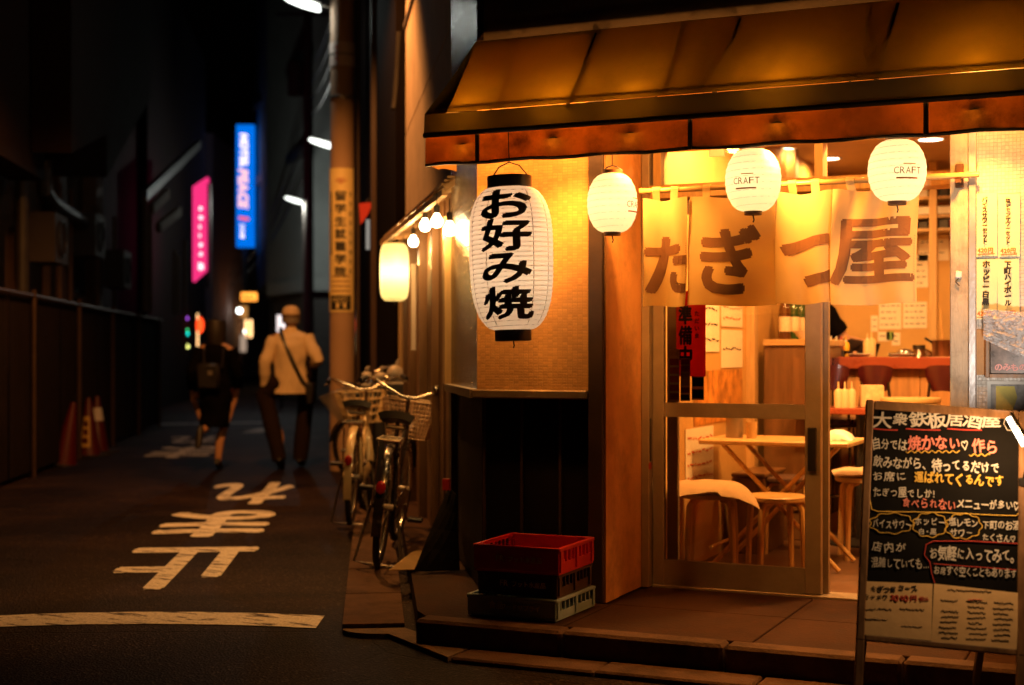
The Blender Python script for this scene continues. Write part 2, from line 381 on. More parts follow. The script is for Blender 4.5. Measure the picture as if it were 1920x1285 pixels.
# ================================================================== THE SETTING
asph = asphalt_mat(); paint = paint_mat()
road = B().quad((-160, -60, 0), (160, -60, 0), (160, 260, 0), (-160, 260, 0)).build('road', asph); tag(road, kind='structure')
TD = adir(R(5.1)); TN = Vector((TD.y, -TD.x, 0))       # along the street / to its right
def road_word(ch, px, pyn, pyf, wid):
    a = ground(px, pyn); bq = ground(px, pyf); ln = (bq - a).length; c = (a + bq) / 2
    b = B(); put(b, ch, boxed(ch, -wid / 2, wid / 2, -ln / 2, ln / 2, lambda x, y, l: c - TN * x - TD * y + UP * (.0035 + l * .2)), bold=.03)
    return b.build('lettering', paint, road)
road_word('止', 338, 1103, 1030, .72); road_word('ま', 404, 1006, 960, .73); road_word('れ', 466, 945, 907, .70)
def strip(name, p0, p1, wid, n=40, wob=.0, curve=0.):
    d = (p1 - p0); d.normalize(); nn = Vector((-d.y, d.x, 0)); L_ = (p1 - p0).length
    def f(u, v):
        e = (noise.noise(Vector((u * L_ * 7, v * 9, 3))) * wob) if v in (0., 1.) else 0
        return p0 + d * L_ * u + nn * ((v - .5) * wid + e - curve * (2 * u - 1) ** 2) + UP * .004
    return B().grid(f, n, 1).build(name, paint, road)
strip('stop_line', ground(-25, 1160), ground(606, 1160), .30, 140, .012, .10)
strip('stop_line', ground(300, 796), ground(500, 793), .45, 20, .02)
strip('edge_line', ground(470, 812), ground(500, 804), .3, 10, .02)
# worn lettering further down the street
road_word('ま', 345, 858, 838, .74); road_word('れ', 362, 833, 819, .74)
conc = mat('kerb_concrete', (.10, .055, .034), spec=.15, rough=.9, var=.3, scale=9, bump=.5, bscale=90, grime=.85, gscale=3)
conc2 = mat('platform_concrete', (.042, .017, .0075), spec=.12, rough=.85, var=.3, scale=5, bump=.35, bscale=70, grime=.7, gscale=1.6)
KD = adir(R(5.57)); KN = Vector((KD.y, -KD.x, 0))
k0 = ground(642, 1175, .03); s0 = Vector((-2.835, 5.22, 0))
# gutter strip beside the street (concrete blocks, slightly dished)
gut = thing('gutter', None, None); tag(gut, kind='structure')
wdt = (s0 - k0).dot(KN)
for i in range(18):
    a = k0 + KD * (i * .8); 
    B().prism([a + KD * .002, a + KN * wdt * .98 + KD * .002, a + KN * wdt * .98 + KD * .798, a + KD * .798], -.05, .040 + .002 * (i % 3)).build('gutter_block', conc, gut)
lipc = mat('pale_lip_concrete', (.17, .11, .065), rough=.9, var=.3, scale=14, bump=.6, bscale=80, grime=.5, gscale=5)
q0 = k0 - KD * .008
lip = [q0] + [q0 - KD * .13 * math.sin(a) + KN * .2 * (1 - math.cos(a)) for a in [i * math.pi / 16 for i in range(1, 9)]] + [Vector((-2.55, 5.03, 0)), Vector((-2.55, 5.215, 0)), q0 + KN * wdt * .98]
B().prism(lip, -.04, .022).build('ramp_lip', lipc, gut)
for i in range(9):
    x0 = -2.54 + i * .61
    B().bx(x0, x0 + .604, 5.03, 5.212, -.05, .022 + .003 * (i % 2), bev=.008).build('gutter_block', conc, gut)
# shop platform with kerb stones along its front
plat = thing('platform', None, None); tag(plat, kind='structure')
pp = [Vector((-2.80, 5.34, 0)), Vector((4.0, 5.34, 0)), Vector((4.0, 8.0, 0)), Vector((-2.5, 8.0, 0)), s0 + KD * 9 + KN * .9, s0 + KD * 9 + KN * .05, s0 + KD * .25 + KN * .05]
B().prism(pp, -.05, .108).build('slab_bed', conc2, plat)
for i in range(8):
    x0 = -2.18 + i * .78
    for y0, y1 in ((5.342, 5.90), (5.905, 6.42)):
        if y0 > 5.9 and x0 > -.75: continue
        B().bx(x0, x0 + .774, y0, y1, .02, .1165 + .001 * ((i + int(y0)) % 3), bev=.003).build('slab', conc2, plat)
B().prism([(-2.80, 5.342), (-2.186, 5.342), (-2.186, 5.90), (-2.83, 5.90)], .02, .1165).build('slab', conc2, plat)
for i in range(10):
    x0 = -2.80 + i * .66
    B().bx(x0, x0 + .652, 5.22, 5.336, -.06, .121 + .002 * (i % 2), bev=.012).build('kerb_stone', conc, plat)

# ================================================================== THE PUB
YF = 5.92; YD = 6.45; FL = .118
XC = -2.85; XP0 = -2.294; XP1 = -2.22; XO = -.745; XQ = -.655
SWD = adir(R(7.9)); SWN = Vector((-SWD.y, SWD.x, 0)) ; SWN = -SWN if SWN.dot(RGT) > 0 else SWN
C0 = Vector((XC, YF, 0))
def sw(t, z, off=0.): return C0 + SWD * t + SWN * off + UP * z
m_tile = tile_mat('tan_mosaic_tile', (.70, .385, .125), (.58, .31, .10), (1, 0), .024, .0125, rough=.5, var=.12, gap=.0013, spec=.3)
m_tiler = tile_mat('white_mosaic_tile', (.60, .53, .44), (.47, .41, .33), (1, 0), .0145, .0145, rough=.3, var=.1, gap=.0010)
m_tiled = tile_mat('dark_glazed_tile', (.018, .011, .008), (.008, .006, .005), (SWD.x, SWD.y), .024, .0125, rough=.06, var=.6, gap=.0016, bumpd=.012)
m_dark = mat('dark_base_board', (.008, .005, .004), spec=.2, rough=.6, var=.3, scale=4, bump=.1)
m_dark2 = mat('dark_brown_paint', (.055, .03, .018), rough=.5, var=.3, scale=6, bump=.1)
m_pier = mat('pier_plaster', (.72, .36, .13), rough=.75, var=.14, scale=5, bump=.2, bscale=40, grime=.55, gscale=3)
m_sill = mat('sill_metal', (.25, .18, .11), rough=.4, metal=.4, var=.2)
m_al = mat('bronze_aluminium', (.33, .255, .175), rough=.45, metal=.35, var=.12, scale=12, bump=.05)
m_wf = wood('lit_wood_frame', (.52, .33, .13), 2)
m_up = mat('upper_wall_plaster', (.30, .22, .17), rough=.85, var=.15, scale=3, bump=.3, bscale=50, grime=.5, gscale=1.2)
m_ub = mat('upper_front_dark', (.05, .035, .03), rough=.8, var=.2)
pub = thing('pub_building', 'corner pub with tan mosaic tiles, sliding glass door and dark base', 'building', (XC, YF, 0))
# --- front, left of the door
B().bx(XC, XP0, YF, YF + .16, 1.06, 2.635).build('tiled_wall', m_tile, pub)
B().bx(XC + .012, XP0, YF + .03, YF + .16, FL, 1.02).build('base_board', m_dark, pub)
for x in (XC + .02, XC + .21, XC + .40):
    B().bx(x, x + .012, YF + .018, YF + .034, FL, 1.02).build('base_batten', m_dark2, pub)
B().bx(XC - .012, XP0 - .002, YF - .035, YF + .12, 1.02, 1.06, bev=.006).build('sill', m_sill, pub)
B().bx(XP0, XP1 - .004, YF - .02, YF + .16, FL, 2.635, bev=.004).build('corner_post', m_dark2, pub)
B().bx(XP0 + .01, XP1, YF + .16, YD + .09, FL, 2.635).build('pier', m_pier, pub)
B().bx(XP1 - .006, XP1 + .004, YF + .0, YF + .17, FL, 2.635).build('pier_face', m_pier, pub)
# --- door frame, head, transom
m_glass = glass_mat()
B().bx(XP1 + .002, XP1 + .042, YD - .05, YD + .09, FL, 2.25, bev=.004).build('door_jamb', m_al, pub)
B().bx(XP1 + .043, XO - .003, YD - .05, YD + .10, 1.955, 2.02, bev=.004).build('door_head', m_wf, pub)
B().bx(XP1 + .043, XO - .003, YD - .045, YD + .095, 2.19, 2.25, bev=.004).build('transom_head', m_wf, pub)
for x in (-2.165, -1.40, XO - .045):
    B().bx(x, x + .038, YD - .03, YD + .07, 2.021, 2.189).build('transom_bar', m_wf, pub)
B().bx(-2.127, -1.40, YD + .016, YD + .022, 2.021, 2.189).build('transom_pane', m_glass, pub)
B().bx(XP1 - .05, XO + .05, YD - .02, YD + .08, 2.252, 2.9).build('over_door_wall', m_pier, pub)
B().bx(XP1 + .05, XO, YD - .03, YD + .11, FL - .01, FL + .012, bev=.003).build('threshold', m_al, pub)
# sliding leaf
door = B()
x0, x1 = -2.172, -1.372; y0 = YD - .015; y1 = YD + .02
door.bx(x0, x0 + .055, y0, y1, FL + .014, 1.952, bev=.004).bx(x1 - .075, x1, y0, y1, FL + .014, 1.952, bev=.004)
door.bx(x0 + .055, x1 - .075, y0 + .003, y1 - .003, FL + .014, FL + .13).bx(x0 + .055, x1 - .075, y0 + .003, y1 - .003, .925, .992).bx(x0 + .055, x1 - .075, y0 + .003, y1 - .003, 1.88, 1.952)
door = door.build('door', m_al, pub)
B().bx(x0 + .05, x1 - .07, YD, YD + .005, FL + .12, .93).build('door_pane', m_glass, door)
B().bx(x0 + .05, x1 - .07, YD, YD + .005, .985, 1.885).build('door_pane', m_glass, door)
m_blk = mat('black_plastic', (.015, .013, .012), rough=.4, var=.1, bump=0)
B().bx(x1 - .06, x1 - .018, y0 - .012, y0 - .001, .69, .89, bev=.006).build('door_pull', m_blk, door)
B().bx(x0 - .03, x0 - .004, y0 - .03, y0 - .002, .71, .92, bev=.005).build('door_pull', m_blk, door)
m_red = mat('red_plastic', (.35, .02, .015), rough=.4, var=.1, bump=0)
B().bx(x0 - .034, x0 - .002, y0 - .034, y0 - .004, .675, .708, bev=.004).build('door_tag', m_red, door)
# second leaf slid behind the first
d2 = B(); yb0, yb1 = YD + .045, YD + .08; xa, xb = -2.12, -1.352
d2.bx(xa, xa + .05, yb0, yb1, FL + .014, 1.952).bx(xb - .06, xb, yb0, yb1, FL + .014, 1.952).bx(xa + .05, xb - .06, yb0, yb1, FL + .014, FL + .1).bx(xa + .05, xb - .06, yb0, yb1, 1.9, 1.952)
d2 = d2.build('door', m_al, pub); B().bx(xa + .05, xb - .06, YD + .06, YD + .064, FL + .1, 1.9).build('door_pane', m_glass, d2)
# --- right-hand post and tiled wall
m_post = mat('weathered_post', (.42, .34, .24), rough=.7, var=.2, scale=4, bump=.3, bscale=30, grime=.7, gscale=5, stretch=(6, 6, 1))
B().bx(XO, XQ - .018, YF - .015, YF + .2, FL, 2.635, bev=.004).build('door_post', m_post, pub)
B().bx(XO + .02, XQ - .02, YF + .2, YD + .1, FL, 2.635).build('door_post', m_pier, pub)
B().bx(XQ - .017, XQ + .012, YF - .03, YF + .1, FL, 2.635, bev=.003).build('downpipe_strip', mat('galvanised', (.5, .5, .5), rough=.4, metal=.6, var=.15), pub)
B().bx(XQ + .012, 3.2, YF, YF + .16, FL, 2.635).build('tiled_wall', m_tiler, pub)
# --- wall above the awning
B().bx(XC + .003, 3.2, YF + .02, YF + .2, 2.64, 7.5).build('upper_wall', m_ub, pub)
# --- side wall along the street
ZT = 2.95
def swall(name, t0, t1, z0, z1, m, off=0., th=.12):
    return B().add([sw(t0, z0, off), sw(t1, z0, off), sw(t1, z1, off), sw(t0, z1, off), sw(t0, z0, off - th), sw(t1, z0, off - th), sw(t1, z1, off - th), sw(t0, z1, off - th)],
        [[0, 1, 2, 3], [4, 7, 6, 5], [0, 4, 5, 1], [3, 2, 6, 7], [0, 3, 7, 4], [1, 5, 6, 2]]).build(name, m, pub)
m_wood = wood('brown_plank', (.17, .085, .035), 2, rough=.4)
m_woodl = wood('pale_wood', (.55, .36, .16), 2)
swall('side_tiles', .004, 1.26, 1.06, 3.9, m_tiled)
swall('side_base', .02, 1.26, FL, 1.02, m_dark, -.03)
swall('side_sill', -.01, 1.28, 1.02, 1.06, m_sill, .035, .15)
swall('side_jamb', 1.262, 1.40, 1.06, 1.98, m_woodl, .035, .15)
swall('side_base', 1.262, 1.40, FL, 1.058, m_dark2, .0, .15)
for i in range(9):
    t0 = 1.41 + i * .405
    swall('plank', t0, t0 + .398, FL - .07, 2.2, m_wood, -.02 + .012 * (i % 2))
for t in (2.15, 3.2, 4.25, 4.95):
    swall('wall_post', t, t + .11, FL - .07, 2.2, m_wood, .035, .1)
swall('end_post', 5.06, 5.2, FL - .07, 2.3, m_woodl, .06, .2)
B().beam(sw(3.4, 1.25, .06), sw(3.4, 1.85, .06), .05, .03, up=SWN).build('notice_strip', mat('pale_notice', (.6, .5, .45), var=.1), pub)
# upper side wall: rendered panels with open joints
for (t0, t1, z0, z1) in ((1.27, 5.2, 2.21, 3.02), (1.27, 5.2, 3.035, 4.1), (1.27, 5.2, 4.115, 5.6), (.01, 1.255, 3.915, 5.6), (.01, 5.2, 5.61, 7.5)):
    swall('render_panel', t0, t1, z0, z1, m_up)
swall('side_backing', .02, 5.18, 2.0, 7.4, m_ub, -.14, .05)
B().tube([sw(.5, 3.3, .04), sw(.5, 4.8, .04)], .02).build('downpipe', m_blk, pub)
swall('string_course', .7, 5.2, 3.9, 3.935, m_ub, .02, .03)
# end wall of the block beyond the planks
B().quad(sw(5.2, 0), sw(5.2, 0, -6), sw(5.2, 7.5, -6), sw(5.2, 7.5)).build('rear_wall', m_ub, pub)
# --- room inside
ZC = 2.56; XL = -2.19; YB = 10.6; XR = 2.6
m_in = mat('ochre_interior_wall', (.60, .36, .12), rough=.7, var=.08, scale=2, bump=.05, grime=.15)
m_ceil = mat('ceiling_board', (.50, .33, .17), rough=.7, var=.08, bump=.05)
m_floor = mat('dark_shop_floor', (.14, .07, .035), rough=.35, var=.25, scale=5, bump=.1)
B().bx(XL - .1, XL, YD + .1, YB, FL - .02, ZC).build('inner_side_wall', m_in, pub)
B().bx(XL, XR, YB, YB + .1, FL - .02, ZC).build('inner_back_wall', m_in, pub)
B().bx(XR, XR + .1, YD, YB + .1, FL - .02, ZC).build('inner_side_wall', m_in, pub)
B().bx(XL - .1, XR + .1, YD + .1, YB + .1, ZC, ZC + .1).build('ceiling', m_ceil, pub)
B().bx(XL - .1, XR + .1, YD + .111, YB + .1, FL - .05, FL + .004).build('floor', m_floor, pub)
B().bx(XQ + .02, XR, YF + .161, YF + .2, FL, ZC).build('inner_front_wall', m_in, pub)
B().bx(XL + .001, XL + .05, 8.2, 8.28, FL + .006, ZC - .002).build('wall_post', m_woodl, pub)
B().bx(XL + .001, XL + .06, 9.2, 9.3, FL + .006, ZC - .002).build('wall_post', m_woodl, pub)
# recessed ceiling lights, some of them added
m_disc = emit('downlight_glow', (1, .80, .52), 9)
WARM = (1, .475, .135)
spots = [onp for onp in (atD(1467, 282, 9.26), atD(1553, 300, 9.72), atD(1745, 264, 8.85))]
spots += [Vector((-1.35, 7.45, 0)), Vector((-.3, 7.5, 0)), Vector((.6, 9.4, 0)), Vector((-1.8, 6.95, 0)), Vector((-1.02, 7.0, 0))]  # last two added to brighten the door curtain from inside
for si, p in enumerate(spots):
    c = Vector((p.x, p.y, ZC))
    d = B().lathe([(.075, -.004), (.09, -.008), (.095, -.001)], c, 20).build('downlight_ring', mat('white_trim', (.8, .75, .65), var=.02, bump=0), pub, True)
    B().lathe([(.001, -.003), (.074, -.003)], c, 20).build('downlight', m_disc, pub)
    lamp('SPOT', 'downlight_lamp', c - UP * .03, (30, 30, 36, 80, 70, 34, 200, 215)[si], WARM, pub, size=.06, target=c - UP, spot=174, blend=.25)
# ================================================================== AWNING
YA = 5.62; ZH = 2.066; ZV = 2.195; ZB = 2.29; ZW = 2.662; XA0 = -2.965; XA1 = 3.2
aw = thing('awning', 'steep olive canvas awning over the pub door, glowing from the assumed bulbs under it', 'awning', (XA0, YA, ZH))
m_can = mat('olive_canvas', (.34, .235, .10), rough=.8, var=.16, scale=2.2, bump=.25, bscale=220, transl=.42, trcol=(.46, .37, .10), grime=.6, gscale=1.8)
m_band = mat('olive_band', (.30, .235, .12), rough=.8, var=.16, scale=5, bump=.2, bscale=220, grime=.3, transl=.3, trcol=(.26, .22, .065))
m_val = mat('rust_canvas', (.56, .30, .07), rough=.8, var=.3, scale=4, bump=.2, bscale=220, transl=.5, grime=.9, gscale=3.6)
m_tube = mat('dark_steel', (.035, .026, .02), rough=.5, metal=.5, var=.2, bump=0)
def sag(u): return .003 * math.sin(u * math.pi * 11) * math.sin(u * 9)
B().sheet(lambda u, v: Vector((XA0 + (XA1 - XA0) * u + v * .11 * (1 - u), YA + v * (YF - YA - .004), ZB + v * (ZW - ZB) - math.sin(v * math.pi) * .012 + sag(u) * math.sin(v * math.pi))), 70, 12, .002).build('canopy', m_can, aw, True)
B().sheet(lambda u, v: Vector((XA0 + (XA1 - XA0) * u, YA - .006 + .008 * v, ZV + v * (ZB - ZV - .002))), 40, 2, .002).build('front_band', m_band, aw)
vj = [(XA0, -2.71), (-2.705, -1.74), (-1.735, -.80), (-.795, .5), (.505, XA1)]
for a, b_ in vj:
    B().sheet(lambda u, v: Vector((a + (b_ - a) * u, YA + .012 + .006 * math.sin(u * 9 + a * 5) * (1 - v), ZH + .006 * noise.noise(Vector((u * 12 + a * 3, 0, 0))) * (1 - v) + v * (ZV - ZH))), 30, 5, .002).build('valance', m_val, aw, True)
    B().tube([(b_ + .002, YA + .006, ZH - .004), (b_ + .002, YA + .006, ZV + .01)], .010, 8).build('valance_rod', m_tube, aw)
B().tube([(XA0, YA - .008, ZV), (XA1, YA - .008, ZV)], .011, 8).build('front_bar', m_tube, aw)
hem = [Vector((XA0 + (XA1 - XA0) * i / 60, YA + .012, ZH + .004 * math.sin(i * 1.7))) for i in range(61)]
B().tube(hem, .0085, 6).build('hem_bar', m_tube, aw)
# left end: side flap and side valance
B().sheet(lambda u, v: Vector((XA0 + .11 * v + .0 * u, YA + u * (YF - YA), ZB + v * u * (ZW - ZB))) if v > 0 else Vector((XA0, YA + u * (YF - YA), ZB)), 8, 8, .002).build('side_flap', m_band, aw, True)
B().sheet(lambda u, v: Vector((XA0 + .02 * math.sin(u * 7), YA + .02 + u * (YF - YA - .03), ZH - .01 * math.sin(u * 6) + v * (ZB - ZH))), 14, 5, .002).build('side_valance', m_val, aw, True)
for (pb, pt, r) in ((915, 970, .005), (1060, 1120, .009), (1225, 1285, .005), (1335, 1390, .009), (1590, 1635, .005), (1640, 1685, .010), (1990, 2040, .009)):
    a = onY(pb, 0, YA); c = onY(pt, 0, YF)
    B().tube([(a.x, YA + .012, ZB - .016), (a.x * .5 + c.x * .5, (YA + YF) / 2, (ZB + ZW) / 2 - .028), (c.x, YF - .012, ZW - .02)], r, 8).build('rafter', m_tube, aw)
B().tube([(XA0 + .05, YA + .04, ZB + .02), (XA1, YA + .04, ZB + .02)], .008, 6).build('purlin', m_tube, aw)
# assumed bare bulbs, hidden above the valance, that light wall, canopy and curtain
m_bulb = emit('assumed_warm_bulb', (1, .62, .26), 14)
m_sock = mat('socket', (.05, .045, .04), rough=.5, var=.1, bump=0)
AWN = (1, .38, .065)
for i, x in enumerate((-2.35, -2.78, -2.0, -1.38, -.62, .35)):
    t = thing('bulb', 'assumed bare round bulb under the awning ' + ('between the tall lantern and the pier', 'at the corner end beyond the tall lantern', 'above the pier side of the curtain', 'above the middle of the door curtain', 'above the doorway post', 'above the white tiles beyond the menus')[i], 'bulb', (x, YF - .25, 2.135), group='assumed bulbs under the awning')
    c = Vector((x, YF - .25, 2.135))
    B().lathe([(.018, .03), (.02, .06), (.014, .085), (.001, .085)], c, 12).build('socket', m_sock, t, True)
    B().ball(c, .028, 14, 10).build('glass_globe', m_bulb, t, True)
    B().lathe([(.022, .05), (.03, .03), (.046, .012), (.044, .012), (.028, .028)], c, 16).build('reflector', m_sock, t, True)
    lamp('POINT', 'bulb_lamp', c + UP * .16 + Vector((0, .04, 0)), (13, 10, 15, 17, 17, 15)[i], AWN, t, size=.03)  # light of the assumed bulb, raised to light the canopy
    lamp('SPOT', 'added_bulb_spot', c - UP * .045, (34, 30, 60, 95, 55, 24)[i], AWN, t, size=.03, target=(x, YF - .02, 1.25), spot=118, blend=.9)  # added spot, with its reflector, evens the light on wall and curtain

# ================================================================== LANTERNS
m_paper = mat('lantern_paper', (.80, .74, .60), rough=.8, var=.05, scale=14, bump=.15, bscale=160, transl=.7, trcol=(.95, .88, .72))
m_vinyl = mat('lantern_vinyl', (.82, .78, .62), rough=.6, var=.04, scale=10, bump=.08, bscale=120, transl=.72, trcol=(.95, .90, .70))
m_ink = mat('lantern_ink', (.02, .012, .01), rough=.7, var=.1, bump=0)
m_cap = mat('black_lacquer', (.018, .012, .010), rough=.35, var=.15, bump=.03)
m_capb = mat('brown_cap', (.10, .04, .02), rough=.4, var=.15, bump=.03)
m_wire = mat('rib_wire', (.30, .19, .10), rough=.6, var=.1, bump=0)
def prof_barrel(h, r0, r1, p=2.6):
    return lambda z: r0 + (r1 - r0) * (1 - abs(2 * z / h - 1) ** p) ** (1 / 1.7)
def lantern(name, label, loc, h, r0, rm, caph, capr, mp, mc, power, tilt=0., ribs=26, p=2.6, group=None, colr=(1, .84, .64), hook=.06, taper=0., n=40):
    t = thing(name, label, 'lantern', loc, group=group, rot=(0, tilt, 0))
    rf0 = prof_barrel(h, r0, rm, p)
    rf = lambda z: rf0(min(h, max(0, z))) * (1 + taper * (z / h - .5))
    prof = []
    for i in range(ribs * 3 + 1):
        z = h * i / (ribs * 3); prof.append((rf(z) - (.0016 if i % 3 else 0), z))
    B().lathe(prof, n=n).build('paper', mp, t, True, local=True)
    k = ribs * 20
    B().tube([(rf(h * i / k) * math.cos(i * .314) - 0, rf(h * i / k) * math.sin(i * .314), h * i / k) for i in range(0, k + 1)], .0011 if h > .5 else .0005, 4).xf(Matrix.Scale(.994, 4, (1, 0, 0)) @ Matrix.Scale(.994, 4, (0, 1, 0))).build('rib', m_wire, t, local=True)
    rt, rb = capr
    B().lathe([(rt * .8, h + caph), (rt, h + caph), (rt, h - .006), (rt * .9, h - .006), (rt * .88, h + caph * .9)], n=n).build('top_ring', mc, t, True, local=True)
    B().lathe([(rb * .001, -caph * .8), (rb * .95, -caph), (rb, -caph * .9), (rb, .006), (rb * .9, .006)], n=n).build('bottom_ring', mc, t, True, local=True)
    B().tube([(-rt, 0, h + caph * .7), (-rt * .5, 0, h + caph + hook * .5), (0, 0, h + caph + hook * .7), (rt * .5, 0, h + caph + hook * .5), (rt, 0, h + caph * .7)], .003, 6).build('bail', m_tube, t, local=True)
    B().tube([(0, 0, h + caph + hook * .65), (0, 0, h + caph + hook * 2.2)], .002, 6).build('hanging_wire', m_tube, t, local=True)
    B().tube([(0, 0, -caph), (.004, 0, -caph - .02), (0, 0, -caph - .03)], .003, 6).build('pull', m_tube, t, local=True)
    M = WM[t.name]
    for f in ((.35, .7) if h > .4 else (.5,)):
        lamp('POINT', 'lantern_lamp', M @ Vector((0, 0, h * f)), power / (2 if h > .4 else 1), colr, t, size=.03)
    return t, rf
# tall lantern with brush lettering
D_ = (onY(960, 600, YA).xy.length); pL = onY(962, 619, YA)
zt = onY(958, 352, YA).z
t, rf = lantern('tall_paper_lantern', 'tall white paper lantern with black brush lettering hanging on the tiled corner', pL, zt - pL.z, .085, .183, .048, (.097, .079), m_paper, m_cap, 1.75, tilt=R(-1.5), ribs=30, p=3.2, taper=.06, hook=.09, n=56)
hL = zt - pL.z
face = math.atan2(-FWD.y, -FWD.x) - .13
b = B()
for ch, pyc, w_, h_ in (('お', 389, .215, .118), ('好', 447, .215, .128), ('み', 508, .21, .118), ('焼', 571, .215, .128)):
    zc = onY(960, pyc, YA).z - pL.z
    fm = lambda x, y, l: Vector((math.cos(face + x / rf(y)) * (rf(y) + l), math.sin(face + x / rf(y)) * (rf(y) + l), y))
    put(b, ch, boxed(ch, -w_ / 2, w_ / 2, zc - h_ / 2, zc + h_ / 2, fm, lift=.0018), bold=.052, nib=R(50), cut=.12)
b.build('lettering', m_ink, t, local=True)
for da in (-1.15, -.62, .55, 1.05, 1.9, 2.8, 3.7):
    a_ = face + .13 + da; B().tube([(math.cos(a_) * (rf(z) - .002), math.sin(a_) * (rf(z) - .002), z) for z in [hL * i / 30 for i in range(31)]], .0017, 4).build('paper_seam', m_wire, t, local=True)
# three round vinyl lanterns
m_print = mat('orange_print', (.45, .12, .02), rough=.7, var=.05, bump=0)
m_print2 = mat('brown_print', (.16, .07, .03), rough=.7, var=.05, bump=0)
YL = 5.70
for (px, pt, pb, wpx, lab, da, hk) in ((1148, 326, 436, 95, 'round cream lantern beside the pier, left of the door curtain', 1.05, .03), (1412, 280, 397, 105, 'round cream lantern hanging over the middle of the door curtain', -.42, .012), (1682, 263, 378, 108, 'round cream lantern over the edge of the door curtain by the open doorway', .12, .012)):
    p0 = onY(px, pb, YL); z1 = onY(px, pt, YL).z; Dd = (p0 - Vector((0, 0, CH))).dot(FWD); h = z1 - p0.z
    t, rf = lantern('round_lantern', lab, p0, h, .042, wpx / F * Dd / 2 * 1.0, .014, (.045, .036), m_vinyl, m_capb, .85, ribs=9, p=2.1, hook=hk, colr=(1, .81, .48), n=36)
    fa = math.atan2(-FWD.y, -FWD.x) + da; b = B(); x = -.055
    fm = lambda xx, y, l: Vector((math.cos(fa + xx / rf(y)) * (rf(y) + l), math.sin(fa + xx / rf(y)) * (rf(y) + l), y))
    for ch in 'CRAFT':
        put(b, ch, boxed(ch, x, x + .019, h * .40, h * .40 + .026, fm, lift=.001), cut=.3); x += .0225
    b.build('lettering', m_print2, t, local=True)
    B().sheet(lambda u, v: fm(-.045 + .085 * u, h * .32 + v * .006, .0012), 10, 1, .0004).build('underline', m_print, t, local=True)
    B().sheet(lambda u, v: fm(-.02 + .05 * u, h * .55 + v * .004, .0012), 6, 1, .0004).build('underline', mat('amber_print', (.6, .32, .06), var=.02, bump=0), t, local=True)
# plain lantern on the side wall
pS = sw(3.27, 0, .2); zb = atD(740, 563, 9.8).z; hS = .385
lantern('oblong_lantern', 'plain yellow-white oblong lantern at the end of the side canopy', Vector((pS.x, pS.y, zb)), hS, .07, .101, .006, (.072, .072), m_vinyl, m_vinyl, 2.9, ribs=16, p=5, colr=(1, .74, .30), hook=.04)

# side canopy with bulbs
sc_ = thing('side_canopy', 'narrow slatted side canopy carrying bare bulbs along the street wall', 'canopy', sw(1, 0, 0))
e0 = atD(834, 361, 7.6); e1 = atD(716, 456, 10.5)
m_tim = wood('canopy_timber', (.42, .27, .13), 0)
B().beam(e0, e1, .03, .035).build('fascia', m_tim, sc_)
for i in range(9):
    a = e0.lerp(e1, i / 8); t_ = (a - C0).dot(SWD); w_ = sw(t_, a.z + .07, -.02)
    B().beam(a + UP * .02, w_, .025, .03).build('slat', m_tim, sc_)
for i in range(3):
    f = (i + .5) / 3.6
    p = e0.lerp(sw((e0 - C0).dot(SWD), e0.z + .07), f); q = e1.lerp(sw((e1 - C0).dot(SWD), e1.z + .07), f)
    B().beam(p + UP * .035, q + UP * .035, .05, .012).build('lath', m_tim, sc_)
m_bulb2 = emit('white_hot_bulb', (1, .70, .36), 26)
for i, (px, py, D2) in enumerate(((797, 424, 8.39), (819, 416, 7.75), (775, 454, 9.4), (757, 482, 10.3), (843, 431, 7.35))):
    c = atD(px, py, D2)
    t = thing('bulb', ('bare glowing bulb, third from the oblong lantern under the side canopy', 'bare glowing bulb, fourth from the oblong lantern under the side canopy', 'bare glowing bulb, second from the oblong lantern under the side canopy', 'bare glowing bulb right beside the oblong lantern', 'bare glowing bulb glaring against the dark tiles')[i], 'bulb', c, group='bulbs under the side canopy')
    B().lathe([(.001, -.034), (.022, -.028), (.033, -.008), (.032, .012), (.018, .034), (.013, .045)], c, 14).build('glass_globe', m_bulb2, t, True)
    B().lathe([(.015, .045), (.017, .085), (.006, .095)], c, 12).build('socket', m_sock, t, True)
    B().tube([c + UP * .09, c + UP * .16], .003, 5).build('flex', m_sock, t)
    lamp('POINT', 'bulb_lamp', c - UP * .045, 5 if i == 4 else 11, (1, .50, .13), t, size=.03)

# ================================================================== DOOR CURTAIN
YN = 5.862
nr = thing('door_curtain', 'ochre split door curtain with large brown lettering on a bamboo rod', 'curtain', onY(1460, 573, YN))
m_bam = wood('bamboo', (.50, .28, .09), 0, rough=.35)
rz_ = 1.929; xl, xr_ = onY(1200, 350, YN).x, onY(1836, 330, YN).x
pts = []; rad = []
for i in range(29):
    x = xl + (xr_ - xl) * i / 28; pts.append((x, YN, rz_)); rad.append(.0135 if i % 5 == 0 else .0115)
B().tube(pts, rad, 12).build('rod', m_bam, nr, True)
m_brk = mat('iron_bracket', (.10, .045, .02), rough=.5, metal=.5, var=.2)
xb = onY(1797, 330, YN).x
B().bx(xb - .016, xb + .016, YF - .028, YF - .016, rz_ - .045, rz_ + .05, bev=.003).bx(xb - .011, xb + .011, YN - .02, YF - .026, rz_ - .03, rz_ - .014).build('bracket', m_brk, nr)
B().bx(XP1 + .005, XP1 + .02, YN - .03, YN + .06, rz_ - .04, rz_ + .04, bev=.003).build('bracket', m_brk, nr)
m_cl = mat('ochre_cloth', (.82, .66, .34), rough=.9, var=.07, scale=6, bump=.25, bscale=260, transl=.62, trcol=(.94, .72, .20))
m_dye = mat('brown_dye', (.20, .085, .03), rough=.9, var=.15, scale=9, bump=.2, bscale=260, transl=.25)
ztop = rz_ - .032; zbot = onY(1460, 572, YN).z
edges = [1208, 1291, 1456, 1560, 1721]
